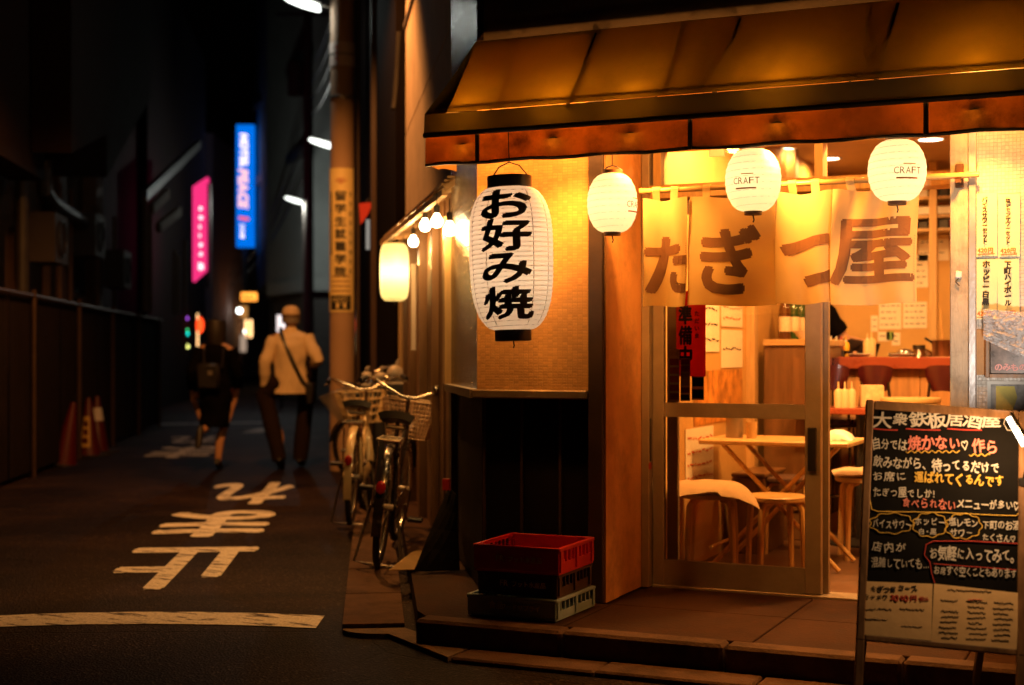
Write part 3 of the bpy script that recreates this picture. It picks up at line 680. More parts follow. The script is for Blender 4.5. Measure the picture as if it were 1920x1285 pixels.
def fold(i, u, v): return fold0(i, u, v) * (1.0 if i == 0 else 1.75)
def fold0(i, u, v):
    g = (1 - v)                       # more fold lower down
    if i == 0: return .020 * math.sin(u * 7.5 + 1 + v * 1.5) * (.5 + g) + .03 * (u - .3) * g
    if i == 1: return .010 * math.sin(u * 5 + .4 - v * 2) * (.4 + g) + .010 * math.sin(u * 11 + v * 5) * v * (1 - u) + .012 * max(0, .25 - u) * 4 * g
    if i == 2: return .014 * math.sin(u * 6 + 2.4 + v) * (.5 + g) - .02 * (u - .5) * g
    return .017 * math.sin(u * 8.2 + .7 + v * 1.8) * (.35 + g) + .008 * math.sin(u * 17 - v * 6) * v
for i in range(4):
    xa = onY(edges[i], 400, YN).x + .002; xb2 = onY(edges[i + 1], 400, YN).x - .002
    zb_ = zbot + (.0, .0, .004, -.003)[i]
    def cloth(u, v, l=0., i=i, xa=xa, xb2=xb2, zb_=zb_):
        drape = .010 * (math.cos(u * math.pi * 2) - 1) * .5 * v ** 3     # sags between the loops
        return Vector((xa + (xb2 - xa) * u + .004 * math.sin(v * 5 + i), YN - .004 - fold(i, u, v) - l, zb_ + .004 * math.sin(u * 6 + i) * (1 - v) + (ztop + drape * 1.6 - zb_) * v))
    pn = B().sheet(cloth, 46, 30, .0016).build('panel', m_cl, nr, True)
    w_ = xb2 - xa
    nl = (2, 3, 2, 3)[i]
    for q in range(nl):
        u0 = (q + .5) / nl * .86 + .07; hw = .017 / w_
        lp = B()
        lp.grid(lambda u, v: (lambda P: Vector((P.x, P.y - .0005, P.z)))(cloth(u0 + (u - .5) * 2 * hw, 1)).lerp(Vector((xa + w_ * (u0 + (u - .5) * 2 * hw), YN - .016, rz_)), v) if v <= 1 else None, 2, 3)
        ring = []
        for a in range(9):
            an = math.pi - a * math.pi / 8 * 1.25
            ring.append((YN + math.cos(an) * .0155, rz_ + math.sin(an) * .0155))
        lp.grid(lambda u, v: Vector((xa + w_ * (u0 + (u - .5) * 2 * hw), ring[min(8, int(round(v * 8)))][0], ring[min(8, int(round(v * 8)))][1])), 2, 8)
        lp.build('loop', m_cl, pn, True)
    spec = [('た', 1214, 1312, 448, 549), ('ぎ', 1318, 1424, 428, 549), ('つ', 1470, 1606, 446, 534), ('屋', 1564, 1713, 414, 533)][i]
    ch, pa, pb_, pyt, pyb = spec
    X0 = onY(pa, 480, YN).x; X1 = onY(pb_, 480, YN).x; Z1 = onY(pa, pyt, YN).z; Z0 = onY(pa, pyb, YN).z
    bb = glyph(ch)[2]; clipx = (xb2 - .003 - X0) / (X1 - X0) * (bb[1] - bb[0]) + bb[0]
    b = B(); put(b, ch, boxed(ch, X0, X1, Z0, Z1, lambda x, z, l: cloth((x - xa) / w_, (z - zb_) / (ztop - zb_), l), lift=.0022), bold=.036 if ch != '屋' else .026, clip=(None, clipx), cut=.06)
    b.build('lettering', m_dye, pn)
    # stitched hem
    st = B()
    for q in range(26):
        v0 = .02 + q * .022
        a = cloth(.985, v0, .0025); c = cloth(.968, v0 + .008, .0025); st.beam(a, c, .0016, .001)
    st.build('stitching', mat('thread', (.25, .12, .05), var=.1, bump=0), pn)

# ================================================================== WALL MENUS AND POSTERS
m_ym = mat('yellow_menu_paper', (.70, .66, .36), rough=.8, var=.05, scale=12, bump=.1)
m_bk = mat('black_marker', (.02, .018, .015), rough=.8, var=.05, bump=0)
m_rd = mat('red_marker', (.62, .16, .05), rough=.8, var=.05, bump=0)
YW = YF - .004
for (txt, a, c, yt, yb, lab) in (('バイスサワーセット', 1829, 1870, 361, 482, 'yellow drinks strip, top one beside the grey pipe'), ('塩レモンサワーセット', 1872, 1912, 363, 482, 'yellow lemon sour strip, top one of the outer column'),
        ('ホッピー白黒', 1828, 1869, 485, 599, 'yellow drinks strip, lower one beside the grey pipe'), ('下町ハイボール', 1871, 1912, 485, 599, 'yellow highball strip, lower one of the outer column above the plastic cover')):
    A = onY(a, yb, YW); T = onY(c, yt, YW); w_ = T.x - A.x; h_ = T.z - A.z
    t = thing('menu_strip', lab, 'menu', (A.x, YW, A.z), rot=(0, R(random.uniform(-.8, .8)), 0))
    B().sheet(lambda u, v: Vector((w_ * u, -.001 - .004 * (1 - v) ** 2 * (.4 + .6 * math.sin(u * 3)), h_ * v)), 8, 10, .0006).build('sheet', m_ym, t, True, local=True)
    b = B(); n_ = len(txt); pit = h_ * .74 / n_
    s_ = min(w_ * .36, pit * 1.05)
    write(b, txt, (w_ * .32, -.008, h_ * .86), (1, 0, 0), (0, 0, 1), s_, bold=.05, vertical=True, jit=.18, pitch=pit / s_)
    b.build('lettering', m_bk, t, local=True)
    b = B(); write(b, '420円', (w_ * .12, -.009, h_ * .06), (1, 0, 0), (0, 0, 1), w_ * .27, bold=.05, jit=.15); b.beam((w_ * .1, -.0095, h_ * .03), (w_ * .9, -.0095, h_ * .035), .001, .0025)
    b.build('lettering', m_rd, t, local=True)
m_kraft = mat('brown_board', (.33, .2, .09), rough=.8, var=.15)
t = thing('menu_case', 'wooden menu case under crumpled clear plastic on the tiled wall', 'menu case', onY(1860, 705, YF))
A = onY(1851, 708, YF); T = onY(2010, 612, YF); yy = YF - .07
m_cw = wood('case_wood', (.22, .12, .05), 2)
B().bx(A.x, A.x + .015, yy, YF - .002, A.z, T.z, bev=.002).bx(A.x + .016, T.x, yy, YF - .002, A.z, A.z + .014).bx(A.x + .016, T.x, yy, YF - .002, T.z - .014, T.z).build('case_frame', m_cw, t)
B().bx(A.x - .04, A.x - .001, YF - .012, YF - .002, A.z + .01, T.z - .01).build('side_board', m_kraft, t)
B().bx(A.x + .016, T.x, YF - .02, YF - .003, A.z + .015, T.z - .015).build('case_picture', mat('dim_food_photo', (.16, .10, .07), var=.75, scale=16, rough=.3, bump=0), t)
b = B(); write(b, 'のみもの', (A.x + .03, YF - .022, A.z + .03), (1, 0, 0), (0, 0, 1), .03, bold=.04, jit=.3); b.build('lettering', mat('pink_ink', (.8, .35, .3), var=.1, bump=0), t)
def crump(u, v):
    k = Vector((u * 9, v * 7, 1.3))
    return Vector((A.x - .005 + (T.x - A.x) * u, yy - .006 - .035 * abs(noise.noise(k)) - .02 * abs(noise.noise(k * 2.3)), T.z - .085 + .12 * v + .035 * (1 - u) - .12 * u * (1 - v)))
m_pl = bpy.data.materials.new('crumpled_plastic'); nt, N, L = nodes(m_pl)
o_ = N('ShaderNodeOutputMaterial'); tr_ = N('ShaderNodeBsdfTransparent'); pr_ = N('ShaderNodeBsdfPrincipled'); pr_.inputs['Base Color'].default_value = (.75, .7, .68, 1); pr_.inputs['Roughness'].default_value = .18
ns = N('ShaderNodeTexNoise'); ns.inputs['Scale'].default_value = 26; ns.inputs['Detail'].default_value = 5; bp_ = N('ShaderNodeBump'); bp_.inputs['Strength'].default_value = .6; bp_.inputs['Distance'].default_value = .02
L(ns.outputs[0], bp_.inputs['Height']); L(bp_.outputs[0], pr_.inputs['Normal']); ms_ = N('ShaderNodeMixShader'); ms_.inputs[0].default_value = .5
L(tr_.outputs[0], ms_.inputs[1]); L(pr_.outputs[0], ms_.inputs[2]); L(ms_.outputs[0], o_.inputs[0])
B().sheet(crump, 40, 22, .0006).build('plastic_cover', m_pl, t, False)
A = onY(1851, 775, YW); T = onY(1990, 716, YW)
t = thing('wall_poster', 'white-bordered poster with yellow and grey shapes under the menu case', 'poster', A)
B().bx(A.x, T.x, YW - .003, YW, A.z, T.z).build('sheet', mat('white_paper', (.7, .66, .58), var=.04, bump=.05), t)
w_ = T.x - A.x; h_ = T.z - A.z
B().bx(A.x + .014, T.x - .01, YW - .0045, YW - .0035, A.z + .012, T.z - .012).build('print', mat('grey_print', (.36, .34, .30), var=.6, scale=14, bump=0), t)
B().add([Vector((A.x + .02 + x * w_, YW - .0055, A.z + z * h_)) for x, z in ((.05, .1), (.28, .1), (.34, .5), (.30, .85), (.05, .85))], [[0, 1, 2, 3, 4]]).build('print', mat('yellow_print', (.62, .50, .10), var=.3, bump=0), t)
t = thing('door_button', 'small white round doorbell on the weathered post', 'doorbell', onY(1797, 521, YF - .02))
c = onY(1797, 515, YF - .017)
B().box(c, (.026, .012, .03), bev=.005).build('bell_body', mat('white_plastic', (.75, .7, .65), var=.04, bump=0), t)
B().tube([c - UP * .015, c + Vector((-.01, -.004, -.03)), c + Vector((.004, -.004, -.045))], .0025, 6).build('cord', m_sock, t)
# ================================================================== CHALKBOARD
BT, BBt = Vector(atD(1624, 750, 4.78)), Vector(atD(1593, 1196, 4.55))
BR = Vector(atD(1926, 772, 4.70))
bu = (BR - BT).normalized(); bn = bu.cross((BT - BBt)).normalized(); bn = -bn if bn.dot(FWD) > 0 else bn
bv = bn.cross(bu).normalized(); bv = -bv if bv.z < 0 else bv
bh = (BT - BBt).length; 
camP = Vector((0, 0, CH))
def onB(px, py, l=0.):
    d = FWD + RGT * ((px - CX) / F) - UP * ((py - HY) / F)
    s = (BT - camP).dot(bn) / d.dot(bn); return camP + d * s + bn * l
CBX = lambda x, y: (1560 + x / 2.315, 730 + y / 2.315)
wd = (BR - BT).length
cb = thing('chalkboard_sign', 'black handwritten chalkboard sign on wooden easel legs outside the pub', 'sign', (onB(1755, 1240).x, onB(1755, 1240).y, 0))
m_oak = wood('worn_frame_wood', (.20, .10, .04), 2, rough=.5, var=.5)
m_brd = mat('black_board', (.007, .006, .005), rough=.85, var=.35, scale=7, bump=.05, bscale=30, spec=.08)
BO = BT - bv * bh
def bp(a, c, l=0.): return BO + bu * a + bv * c + bn * l
def bbox(a0, a1, c0, c1, l0, l1, name, m, par, bev=.0):
    rot = Matrix((bu, bv, bn)).transposed()
    return B().box(bp((a0 + a1) / 2, (c0 + c1) / 2, (l0 + l1) / 2), (a1 - a0, c1 - c0, l1 - l0), rot, bev).build(name, m, par)
bbox(.012, wd - .012, .012, bh - .012, -.014, -.002, 'board', m_brd, cb)
fw = .026
bbox(0, fw, -.005, bh, -.02, .008, 'frame_stile', m_oak, cb, .004); bbox(wd - fw, wd, -.005, bh, -.02, .008, 'frame_stile', m_oak, cb, .004)
bbox(fw + .001, wd - fw - .001, bh - .03, bh - .001, -.018, .006, 'frame_rail', m_oak, cb, .003); bbox(fw + .001, wd - fw - .001, -.004, .014, -.018, .006, 'frame_rail', m_oak, cb, .003)
for a, side in ((.013, -1), (wd - .013, 1)):
    top = bp(a, .0, -.006); zz = top.z; k = zz / bv.z; ft = top - bv * k
    B().beam(top, ft + UP * .002, .026, .026, up=bn, bev=.003).build('leg', m_oak, cb)
for a in (.06, wd - .06):
    top = bp(a, bh * .8, -.022); ft = Vector((top.x, top.y, 0)) + Vector((FWD.x, FWD.y, 0)) * .33
    B().beam(top, ft + UP * .012, .024, .024, bev=.003).build('back_leg', m_dark2, cb)
CHK = {'w': mat('white_chalk', (.62, .57, .50), rough=.9, var=.2, scale=60, bump=0), 'p': mat('pink_chalk', (.72, .22, .17), rough=.9, var=.2, scale=60, bump=0),
       'y': mat('yellow_chalk', (.70, .44, .07), rough=.9, var=.2, scale=60, bump=0), 'r': mat('red_chalk', (.50, .045, .03), rough=.9, var=.2, scale=60, bump=0)}
def chalk(txt, x0, yb, x1, col, hgt=None, slope=.045, bold=.018, name='lettering', m=None, jit=.62):
    b = B(); n_ = sum(adv(c) for c in txt); st = (x1 - x0) / n_; hh = hgt or st; x = x0
    for ch in txt:
        if ch != ' ':
            a = random.uniform(-1, 1) * jit * .35; sz = 1 + random.uniform(-.3, .25) * jit; ca, sa = math.cos(a), math.sin(a); dy = random.uniform(-.1, .1) * jit * hh
            def place(u, v, k, x=x):
                u2 = (u - .5) * sz; v2 = (v - .35) * sz
                xx = x + (u2 * ca - v2 * sa + .5) * st; yy = yb + (x - x0) * slope - (u2 * sa + v2 * ca + .35) * hh + dy
                return onB(*CBX(xx, yy), .0015 + k * STAG)
            put(b, ch, place, bold)
        x += st * adv(ch)
    return b.build(name, m or CHK[col], cb)
def line(pts, col, r=.0016, name='chalk_line', m=None, closed=False):
    P_ = [onB(*CBX(x, y), .0015) for x, y in pts]
    return B().tube(P_, r, 5, closed=closed).build(name, m or CHK[col], cb)
chalk('大衆鉄板居酒屋', 178, 158, 730, 'w', 66, .0, .02)
for a, c in ((180, 285), (320, 470), (500, 650)): line([(a, 172), ((a + c) / 2, 177), (c, 178)], 'r', .0022)
chalk('自分では', 172, 258, 325, 'w', 52); chalk('焼かない', 328, 256, 560, 'p', 66, bold=.028); chalk('♡', 556, 268, 606, 'w', 64); chalk('作ら', 606, 272, 722, 'p', 66, bold=.028)
line([(320 + i * 6, 272 + 5 * math.sin(i * 1.25)) for i in range(40)], 'y', .0018); line([(595 + i * 6, 286 + 5 * math.sin(i * 1.25)) for i in range(16)], 'y', .0018)
chalk('飲みながら、', 178, 335, 432, 'w', 52); chalk('待ってるだけで', 434, 350, 728, 'w', 56, bold=.028)
chalk('お席に', 172, 392, 325, 'w', 46); chalk('運ばれてくるんです', 355, 404, 748, 'y', 54, bold=.028)
chalk('たぎつ屋でしか!', 176, 462, 446, 'w', 46); chalk('食べられない', 302, 512, 538, 'p', 50); chalk('メニューが多い♡', 540, 514, 822, 'w', 46)
line([(170, 100), (166, 300), (164, 480), (172, 522), (200, 532), (480, 536), (700, 548), (800, 550), (815, 530)], 'y', .002)
for cx, cy, rx, ry in ((258, 583, 94, 44), (425, 590, 74, 52), (570, 596, 78, 54)):
    line([(cx + rx * (1 + .06 * math.cos(9 * a)) * math.cos(a), cy + ry * (1 + .07 * math.cos(9 * a)) * math.sin(a)) for a in [i * math.pi / 40 for i in range(80)]], 'y', .0016, closed=True)
chalk('バイスサワー', 174, 600, 346, 'w', 44); chalk('ホッピー', 356, 590, 494, 'w', 42); chalk('白・黒', 375, 628, 452, 'w', 26); chalk('塩レモン', 506, 592, 634, 'w', 38); chalk('サワー', 512, 636, 612, 'w', 36)
chalk('下町のお酒', 650, 604, 818, 'w', 42); chalk('たくさん♡', 650, 658, 804, 'w', 36)
chalk('店内が', 170, 704, 322, 'w', 52); chalk('混雑していても…', 170, 768, 424, 'w', 46)
chalk('お気軽に入ってみて。', 420, 732, 815, 'w', 60, bold=.026); chalk('お席すぐ空くこともあります', 440, 802, 802, 'w', 42)
line([(815, 672), (600, 660), (440, 660), (408, 675), (400, 720), (425, 752), (432, 800), (445, 842)], 'r', .002); line([(440, 758), (600, 770), (800, 785)], 'r', .0016)
# chalk dust doodle in the top corner
line([(745, 150), (755, 115), (790, 105), (822, 125), (828, 165), (800, 182), (760, 178), (745, 150)], 'w', .0013); line([(770, 140), (790, 150), (805, 138)], 'y', .0013)
# pinned sheets
m_sh = mat('cream_menu_sheet', (.88, .58, .27), rough=.75, var=.08, scale=8, bump=.1, bscale=40)
def pinned(c4, lab):
    P_ = [onB(*CBX(*q), .004) for q in c4]
    def f(u, v): return (P_[3].lerp(P_[2], u)).lerp(P_[0].lerp(P_[1], u), v) + bn * (.0008 * math.sin(u * 3.1) * (1 - v))
    return tag(B().sheet(f, 10, 10, .0006).build('menu_sheet', m_sh, cb, True), lab)
pinned(((122, 834), (436, 846), (430, 1093), (112, 1064)), 'cream course menu sheet'); pinned(((442, 845), (812, 886), (800, 1131), (430, 1096)), 'cream sheet with columns of writing')
def ink(txt, x0, yb, x1, m, hh, bold=.04):
    global onB
    keep = onB
    onB = lambda px, py, l=0.: keep(px, py, l + .0042)
    r_ = chalk(txt, x0, yb, x1, 'w', hh, .04, bold, m=m); onB = keep; return r_
m_inkb = mat('dark_ink', (.03, .02, .015), rough=.8, var=.1, bump=0); m_inkr = mat('red_ink', (.6, .06, .03), rough=.8, var=.1, bump=0)
ink('たぎつ屋', 168, 876, 278, m_inkb, 26, .02); ink('コース', 285, 874, 370, m_inkb, 28, .04); ink('たっぷり', 136, 908, 244, m_inkb, 22, .02); ink('3000円', 250, 918, 372, m_inkr, 34, .035); ink('税込', 378, 918, 420, m_inkr, 20, .02)
def scribble(x0, x1, y, m=None, amp=5.):
    n_ = int((x1 - x0) / 3.2); sl = (x1 - x0) * .04
    P_ = [onB(*CBX(x0 + (x1 - x0) * i / n_, y + sl * i / n_ + amp * random.uniform(-1, 1)), .0060) for i in range(n_ + 1)]
    B().tube(P_, .0009, 4).build('handwriting', m or m_inkb, cb)
for a, c in ((136, 190), (196, 256), (290, 400)): scribble(a, c, 955)
for a, c in ((136, 200), (150, 240), (300, 390)): scribble(a, c, 1000 + random.uniform(-14, 30), mat('faint_ink', (.40, .30, .18), var=.1, bump=0), 3)
scribble(500, 690, 872, None, 4); scribble(590, 650, 915, m_inkr, 4); 
for col_, (a, c) in enumerate(((460, 560), (580, 672), (690, 790))):
    for r_ in range(8):
        if random.random() < .9: scribble(a + random.uniform(0, 14), c - random.uniform(0, 30), 918 + col_ * 5 + r_ * 23)
# clip lamp on the board
cl = thing('clip_lamp', 'small clip-on tube lamp with black shade glaring on the chalkboard', 'lamp', onB(1905, 830, .05))
l0, l1 = onB(1868, 814, .20), onB(1893, 866, .22)
B().tube([l0, l1], .0085, 10).build('tube', emit('white_tube', (1, .84, .62), 9), cl, True)
ax = (l1 - l0).normalized(); ou = (bu * .9 + bv * .4).normalized()
B().sheet(lambda u, v: l0 - ax * .012 + (l1 - l0 + ax * .024) * u + (ou * math.cos((v - .5) * 2.6) + bn * math.sin((v - .5) * 2.6)) * .021, 6, 10, .002).build('shade', m_blk, cl, True)
B().tube([(l0 + l1) / 2 + ou * .02, onB(1912, 870, .16), onB(1918, 900, .012)], .005, 6).build('gooseneck', m_blk, cl)
B().box(onB(1919, 905, .004), (.03, .03, .03), bev=.004).build('clip', m_blk, cl)
lamp('SPOT', 'clip_lamp_light', onB(1880, 795, .25), 60, (1, .86, .74), cl, size=.03, target=onY(1790, 520, YF), spot=52, blend=.7)  # second spot, assumed from the pale light on tiles and curtain
lamp('POINT', 'clip_tube_light', (l0 + l1) / 2 - ou * .03, 9, (1, .56, .24), cl, size=.02)

# ================================================================== CRATES
def crate(name, lab, x0, x1, y0, y1, z0, h, m, txt, tm, rz=0., slots=True):
    cx, cy = (x0 + x1) / 2, (y0 + y1) / 2
    t = thing(name, lab, 'crate', (cx, cy, z0), R(rz), group='stacked crates by the dark base wall')
    w, d = (x1 - x0) / 2, (y1 - y0) / 2; th = .008
    B().bx(-w, w, -d, d, 0, .008).build('crate_floor', m, t, local=True)
    B().bx(-w, w, -d, -d + th, .009, h, bev=.002).build('side_panel', m, t, local=True); B().bx(-w, w, d - th, d, .009, h, bev=.002).build('side_panel', m, t, local=True)
    for s in (-1, 1):
        a, c = sorted((s * w, s * (w - th)))
        bq = B(); n_ = 9
        bq.bx(a, c, -d + th, d - th, .009, h * .42); bq.bx(a, c, -d + th, d - th, h * .86, h)
        for q in range(n_ + 1):
            yq = -d + th + (2 * d - 2 * th - .008) * q / n_; bq.bx(a, c, yq, yq + .008, h * .421, h * .859)
        o1 = s * (w + .007)
        bq.bx(min(s * w, o1), max(s * w, o1), -d, d, h * .86, h, bev=.002)
        for yq in (-d + .01, -.01, d - .03): bq.bx(min(s * w, o1), max(s * w, o1), yq, yq + .02, .01, h * .86)
        bq.build('slotted_end', m, t, local=True)
    B().bx(-w - .004, w + .004, -d - .006, -d - .0005, h - .014, h, bev=.002).build('front_rim', m, t, local=True)
    b = B(); write(b, txt[0], (-w + .1, -d - .002, h * .42), (1, 0, 0), (0, 0, 1), .034, bold=.03); b.build('logo', tm, t, local=True); b = B(); write(b, txt[1], (-w + .155, -d - .002, h * .42), (1, 0, 0), (0, 0, 1), .026, bold=.03)
    b.build('lettering', tm, t, local=True); return t
m_cr = mat('crate_red', (.62, .02, .014), rough=.42, var=.15, scale=9, bump=.05, grime=.2); m_cbn = mat('crate_brown', (.06, .03, .02), rough=.5, var=.2, bump=.05); m_cbl = mat('crate_blue', (.34, .50, .62), rough=.5, var=.12, bump=.05, grime=.3)
m_ct = mat('crate_print', (.85, .60, .32), rough=.6, var=.3, scale=40, bump=0); m_ct2 = mat('crate_print_dim', (.80, .74, .50), rough=.6, var=.3, scale=40, bump=0)
cz = FL + .004
crate('bread_crate', 'grey-blue plastic crate, bottom one of the stack', -2.640, -2.235, 5.40, 5.82, cz, .088, m_cbl, ('食品', 'フードサプライ'), m_ct2, -1.2)
crate('bread_crate', 'dark brown plastic crate in the middle of the stack', -2.605, -2.245, 5.425, 5.81, cz + .089, .098, m_cbn, ('FR', 'フット水産品'), m_ct, 0)
crate('bread_crate', 'bright red plastic crate on top of the stack', -2.618, -2.235, 5.41, 5.815, cz + .188, .112, m_cr, ('FR', 'フット水産品'), m_ct, .6)
# ---- flattened cardboard by the side wall
m_card = mat('cardboard', (.46, .29, .12), rough=.85, var=.12, scale=10, bump=.1); m_cardk = mat('black_card', (.004, .003, .002), rough=.9, var=.2, spec=.02)
t = thing('cardboard_flap', 'tan cardboard flap lying on the pavement beside the bicycles', 'cardboard', ground(765, 1058, FL))
a, b1, c1, d1 = ground(729, 1070, .135), ground(778, 1069, .122), ground(797, 1036, .135), ground(752, 1058, .175)
d1 = ground(771, 1036, .17)
B().sheet(lambda u, v: a.lerp(b1, u).lerp(d1.lerp(c1, u), v) + UP * (.01 * math.sin(u * 3) * v), 6, 6, .004).build('flap', m_card, t)
t = thing('folded_board', 'black folded board leaning against the dark base by the tan cardboard', 'board', ground(820, 1068, FL))
a, b1 = ground(776, 1072, .122), ground(862, 1070, .122); c1 = sw(.75, .50, .02); d1 = sw(1.15, .50, .02)
B().sheet(lambda u, v: a.lerp(b1, u).lerp(d1.lerp(c1, u), v), 4, 4, .006).build('leaning_face', m_cardk, t)
B().bx(-.02, .02, -.01, .01, -.03, .03).xf(Matrix.Translation(sw(1.0, .53, .05))).build('red_tab', m_red, t)
# ================================================================== INSIDE THE PUB
F0 = FL + .004
m_tbl = wood('table_pine', (.62, .40, .17), 0, rough=.35); m_leg = wood('leg_beech', (.60, .36, .13), 2, rough=.4)
m_cush = mat('tan_cushion', (.52, .36, .20), rough=.9, var=.08, scale=12, bump=.3, bscale=120)
m_cushd = mat('dark_cushion', (.10, .05, .035), rough=.9, var=.15, bump=.3, bscale=120)
m_rtop = mat('red_counter', (.27, .055, .022), rough=.3, var=.1, bump=.02); m_pan = wood('counter_panel', (.46, .23, .08), 2)
m_wht = mat('white_ware', (.75, .70, .60), rough=.3, var=.05, bump=0); m_st = mat('stainless', (.6, .58, .55), rough=.25, metal=1, var=.08, bump=.02)
# folding table
def folding_table(lab, x0, x1, y0, y1, ztop):
    t = thing('folding_table', lab, 'table', ((x0 + x1) / 2, (y0 + y1) / 2, F0))
    B().bx(x0, x1, y0, y1, ztop - .025, ztop, bev=.006).build('tabletop', m_tbl, t)
    for y in (y0 + .05, y1 - .05):
        B().tube([(x0 + .12, y, ztop - .026), (x1 - .06, y + .02, F0 + .012)], .0125, 8).build('leg', m_leg, t, True)
        B().tube([(x1 - .12, y + .026, ztop - .026), (x0 + .06, y + .026, F0 + .012)], .0125, 8).build('leg', m_leg, t, True)
    B().tube([(x0 + .06, y0 + .03, F0 + .10), (x0 + .06, y1 + .0, F0 + .10)], .010, 8).build('stretcher', m_leg, t)
    return t
zt_ = atD(1450, 822, 7.45).z
folding_table('pale wooden folding table just inside the door with crossed legs', -2.15, -1.38, 7.1, 7.6, zt_)
def stool(lab, x, y, h, r=.155, m=None, rz=0):
    t = thing('stool', lab, 'stool', (x, y, F0), R(rz))
    B().lathe([(.001, h), (r - .006, h), (r, h - .006), (r, h - .022), (r - .006, h - .028), (.001, h - .028)], n=28).build('seat', m or m_tbl, t, True, local=True)
    for k in range(4):
        a = math.pi / 4 + k * math.pi / 2; c, s = math.cos(a), math.sin(a)
        B().tube([(c * r * .45, s * r * .45, h - .035), (c * r * .78, s * r * .78, h - .038), (c * r * .92, s * r * .92, h - .065), (c * r * .98, s * r * .98, h * .5), (c * r * 1.02, s * r * 1.02, 0)], [.012, .016, .017, .016, .015], 8).build('leg', m_leg, t, True, local=True)
    return t
pA = onY(1335, 925, 6.86); pB = onY(1455, 935, 6.98)
stool('round stool under the draped tan cushion by the door', pA.x, pA.y, .415, rz=12)
stool('bare round wooden stool seen through the door glass', pB.x, pB.y, .40, rz=30)
stool('round stool with dark cushion beneath the folding table', -1.86, 7.85, .42, .16, m_cushd, 10)
stool('round stool with pale pad beyond the folding table', -1.42, 7.8, .44, .165, m_cush, 20)
# draped cushion
def cushion(lab, c, w, d, hgt, m, droop, rz):
    t = thing('cushion', lab, 'cushion', c, R(rz)); n_ = 22
    def top(u, v, s):
        x = (u - .5) * w; y = (v - .5) * d
        e = (1 - abs(2 * u - 1) ** 3) * (1 - abs(2 * v - 1) ** 3); z = s * hgt * .5 * max(e, 0) ** .5
        r_ = max(0, math.hypot(x - .05 * 0, y) - .13); z -= droop * r_ ** 1.5 * (1.0 if u > .5 else .35)
        return Vector((x, y, z + hgt * .5 + .006 * noise.noise(Vector((u * 6, v * 6, s)))))
    b = B(); b.grid(lambda u, v: top(u, v, 1), n_, n_); b.grid(lambda u, v: top(u, v, -1), n_, n_); b.build('pad', m, t, True, local=True); return t
cushion('square tan cushion drooping over a stool', (pA.x - .01, pA.y - .02, F0 + .418), .42, .40, .05, m_cush, 1.5, 28)
cushion('flat pale cushion on the far stool', (-1.42, 7.8, F0 + .443), .36, .34, .04, m_cush, .8, 15)
# low box seat behind the first stool
t = thing('bench_box', 'low brown box bench along the inner side wall', 'bench', (-2.0, 7.3, F0)); B().bx(XL + .062, -1.95, 7.66, 8.15, F0, F0 + .42, bev=.006).build('box_body', m_wood, t); B().bx(XL + .062, -1.94, 7.65, 8.16, F0 + .421, F0 + .445, bev=.006).build('lid', m_wood, t)
# green drink crates
m_grn = mat('green_plastic', (.02, .13, .05), rough=.45, var=.15, bump=.03)
for i in range(4):
    t = thing('drink_crate', ('bottom', 'second', 'third', 'topmost')[i] + ' green plastic drinks crate of the stack beyond the table', 'crate', (-1.22, 8.0, F0 + i * .19), group='green drinks crates')
    z = F0 + i * .19; b = B(); b.bx(-1.40, -1.05, 7.85, 8.17, z, z + .03, bev=.004).bx(-1.40, -1.05, 7.85, 8.17, z + .15, z + .185, bev=.004)
    b.build('rim_band', m_grn, t)
    b = B()
    for q in range(6): x = -1.395 + q * .066; b.bx(x, x + .012, 7.855, 7.865, z + .031, z + .149); b.bx(-1.398, -1.39, 7.86 + q * .058, 7.875 + q * .058, z + .031, z + .149)
    b.build('ribbing', m_grn, t)
for i in range(3):
    t = thing('nested_stool', ('lowest', 'middle', 'top')[i] + ' pale stool seat stacked on the green crates', 'stool', (-1.22, 8.02, F0 + .77 + i * .05), group='stacked stool seats')
    B().lathe([(.001, .0), (.16, .0), (.165, .012), (.16, .028), (.001, .028)], (-1.22, 8.02, F0 + .765 + i * .034), 20).build('seat', m_tbl, t, True)
# red-edged table with condiments
zr = atD(1575, 765, 8.2).z
t = thing('red_table', 'small red-edged table with condiment holders in front of the bar chairs', 'table', (-1.55, 8.35, F0))
B().bx(-1.92, -1.15, 8.16, 8.55, zr - .035, zr, bev=.004).build('tabletop', m_rtop, t)
B().tube([(-1.55, 8.35, F0), (-1.55, 8.35, zr - .036)], .03, 10).build('pedestal', m_blk, t); B().lathe([(.2, 0), (.2, .012), (.03, .03)], (-1.55, 8.35, F0), 20, True).build('foot_plate', m_blk, t)
def at_table(px, D): q = atD(px, 760, D); return Vector((q.x, q.y, zr + .001))
m_tanp = mat('tan_plastic', (.66, .46, .22), rough=.45, var=.06, bump=0)
for i, px in enumerate((1572, 1584, 1597)):
    c = at_table(px, 8.2)
    t = thing('sauce_bottle', 'tan squeeze bottle on the red table, ' + ('farthest from the menu holder', 'middle of three', 'nearest the menu holder')[i], 'bottle', c, group='squeeze bottles on the red table')
    B().lathe([(.001, 0), (.024, 0), (.025, .09), (.018, .105), (.006, .11), (.004, .15), (.001, .15)], c, 12).build('bottle_body', m_tanp, t, True)
c = at_table(1634, 8.25); t = thing('menu_box', 'cream cardboard menu holder on the red table', 'menu holder', c)
B().box(c + UP * .065, (.13, .05, .13), Matrix.Rotation(YAW, 3, 'Z'), .004).build('holder', m_tanp, t); B().box(c + UP * .068 + RGT * .01 - FWD * .028, (.11, .004, .11), Matrix.Rotation(YAW, 3, 'Z')).build('card', mat('menu_card', (.72, .52, .25), var=.3, scale=30, bump=0), t)
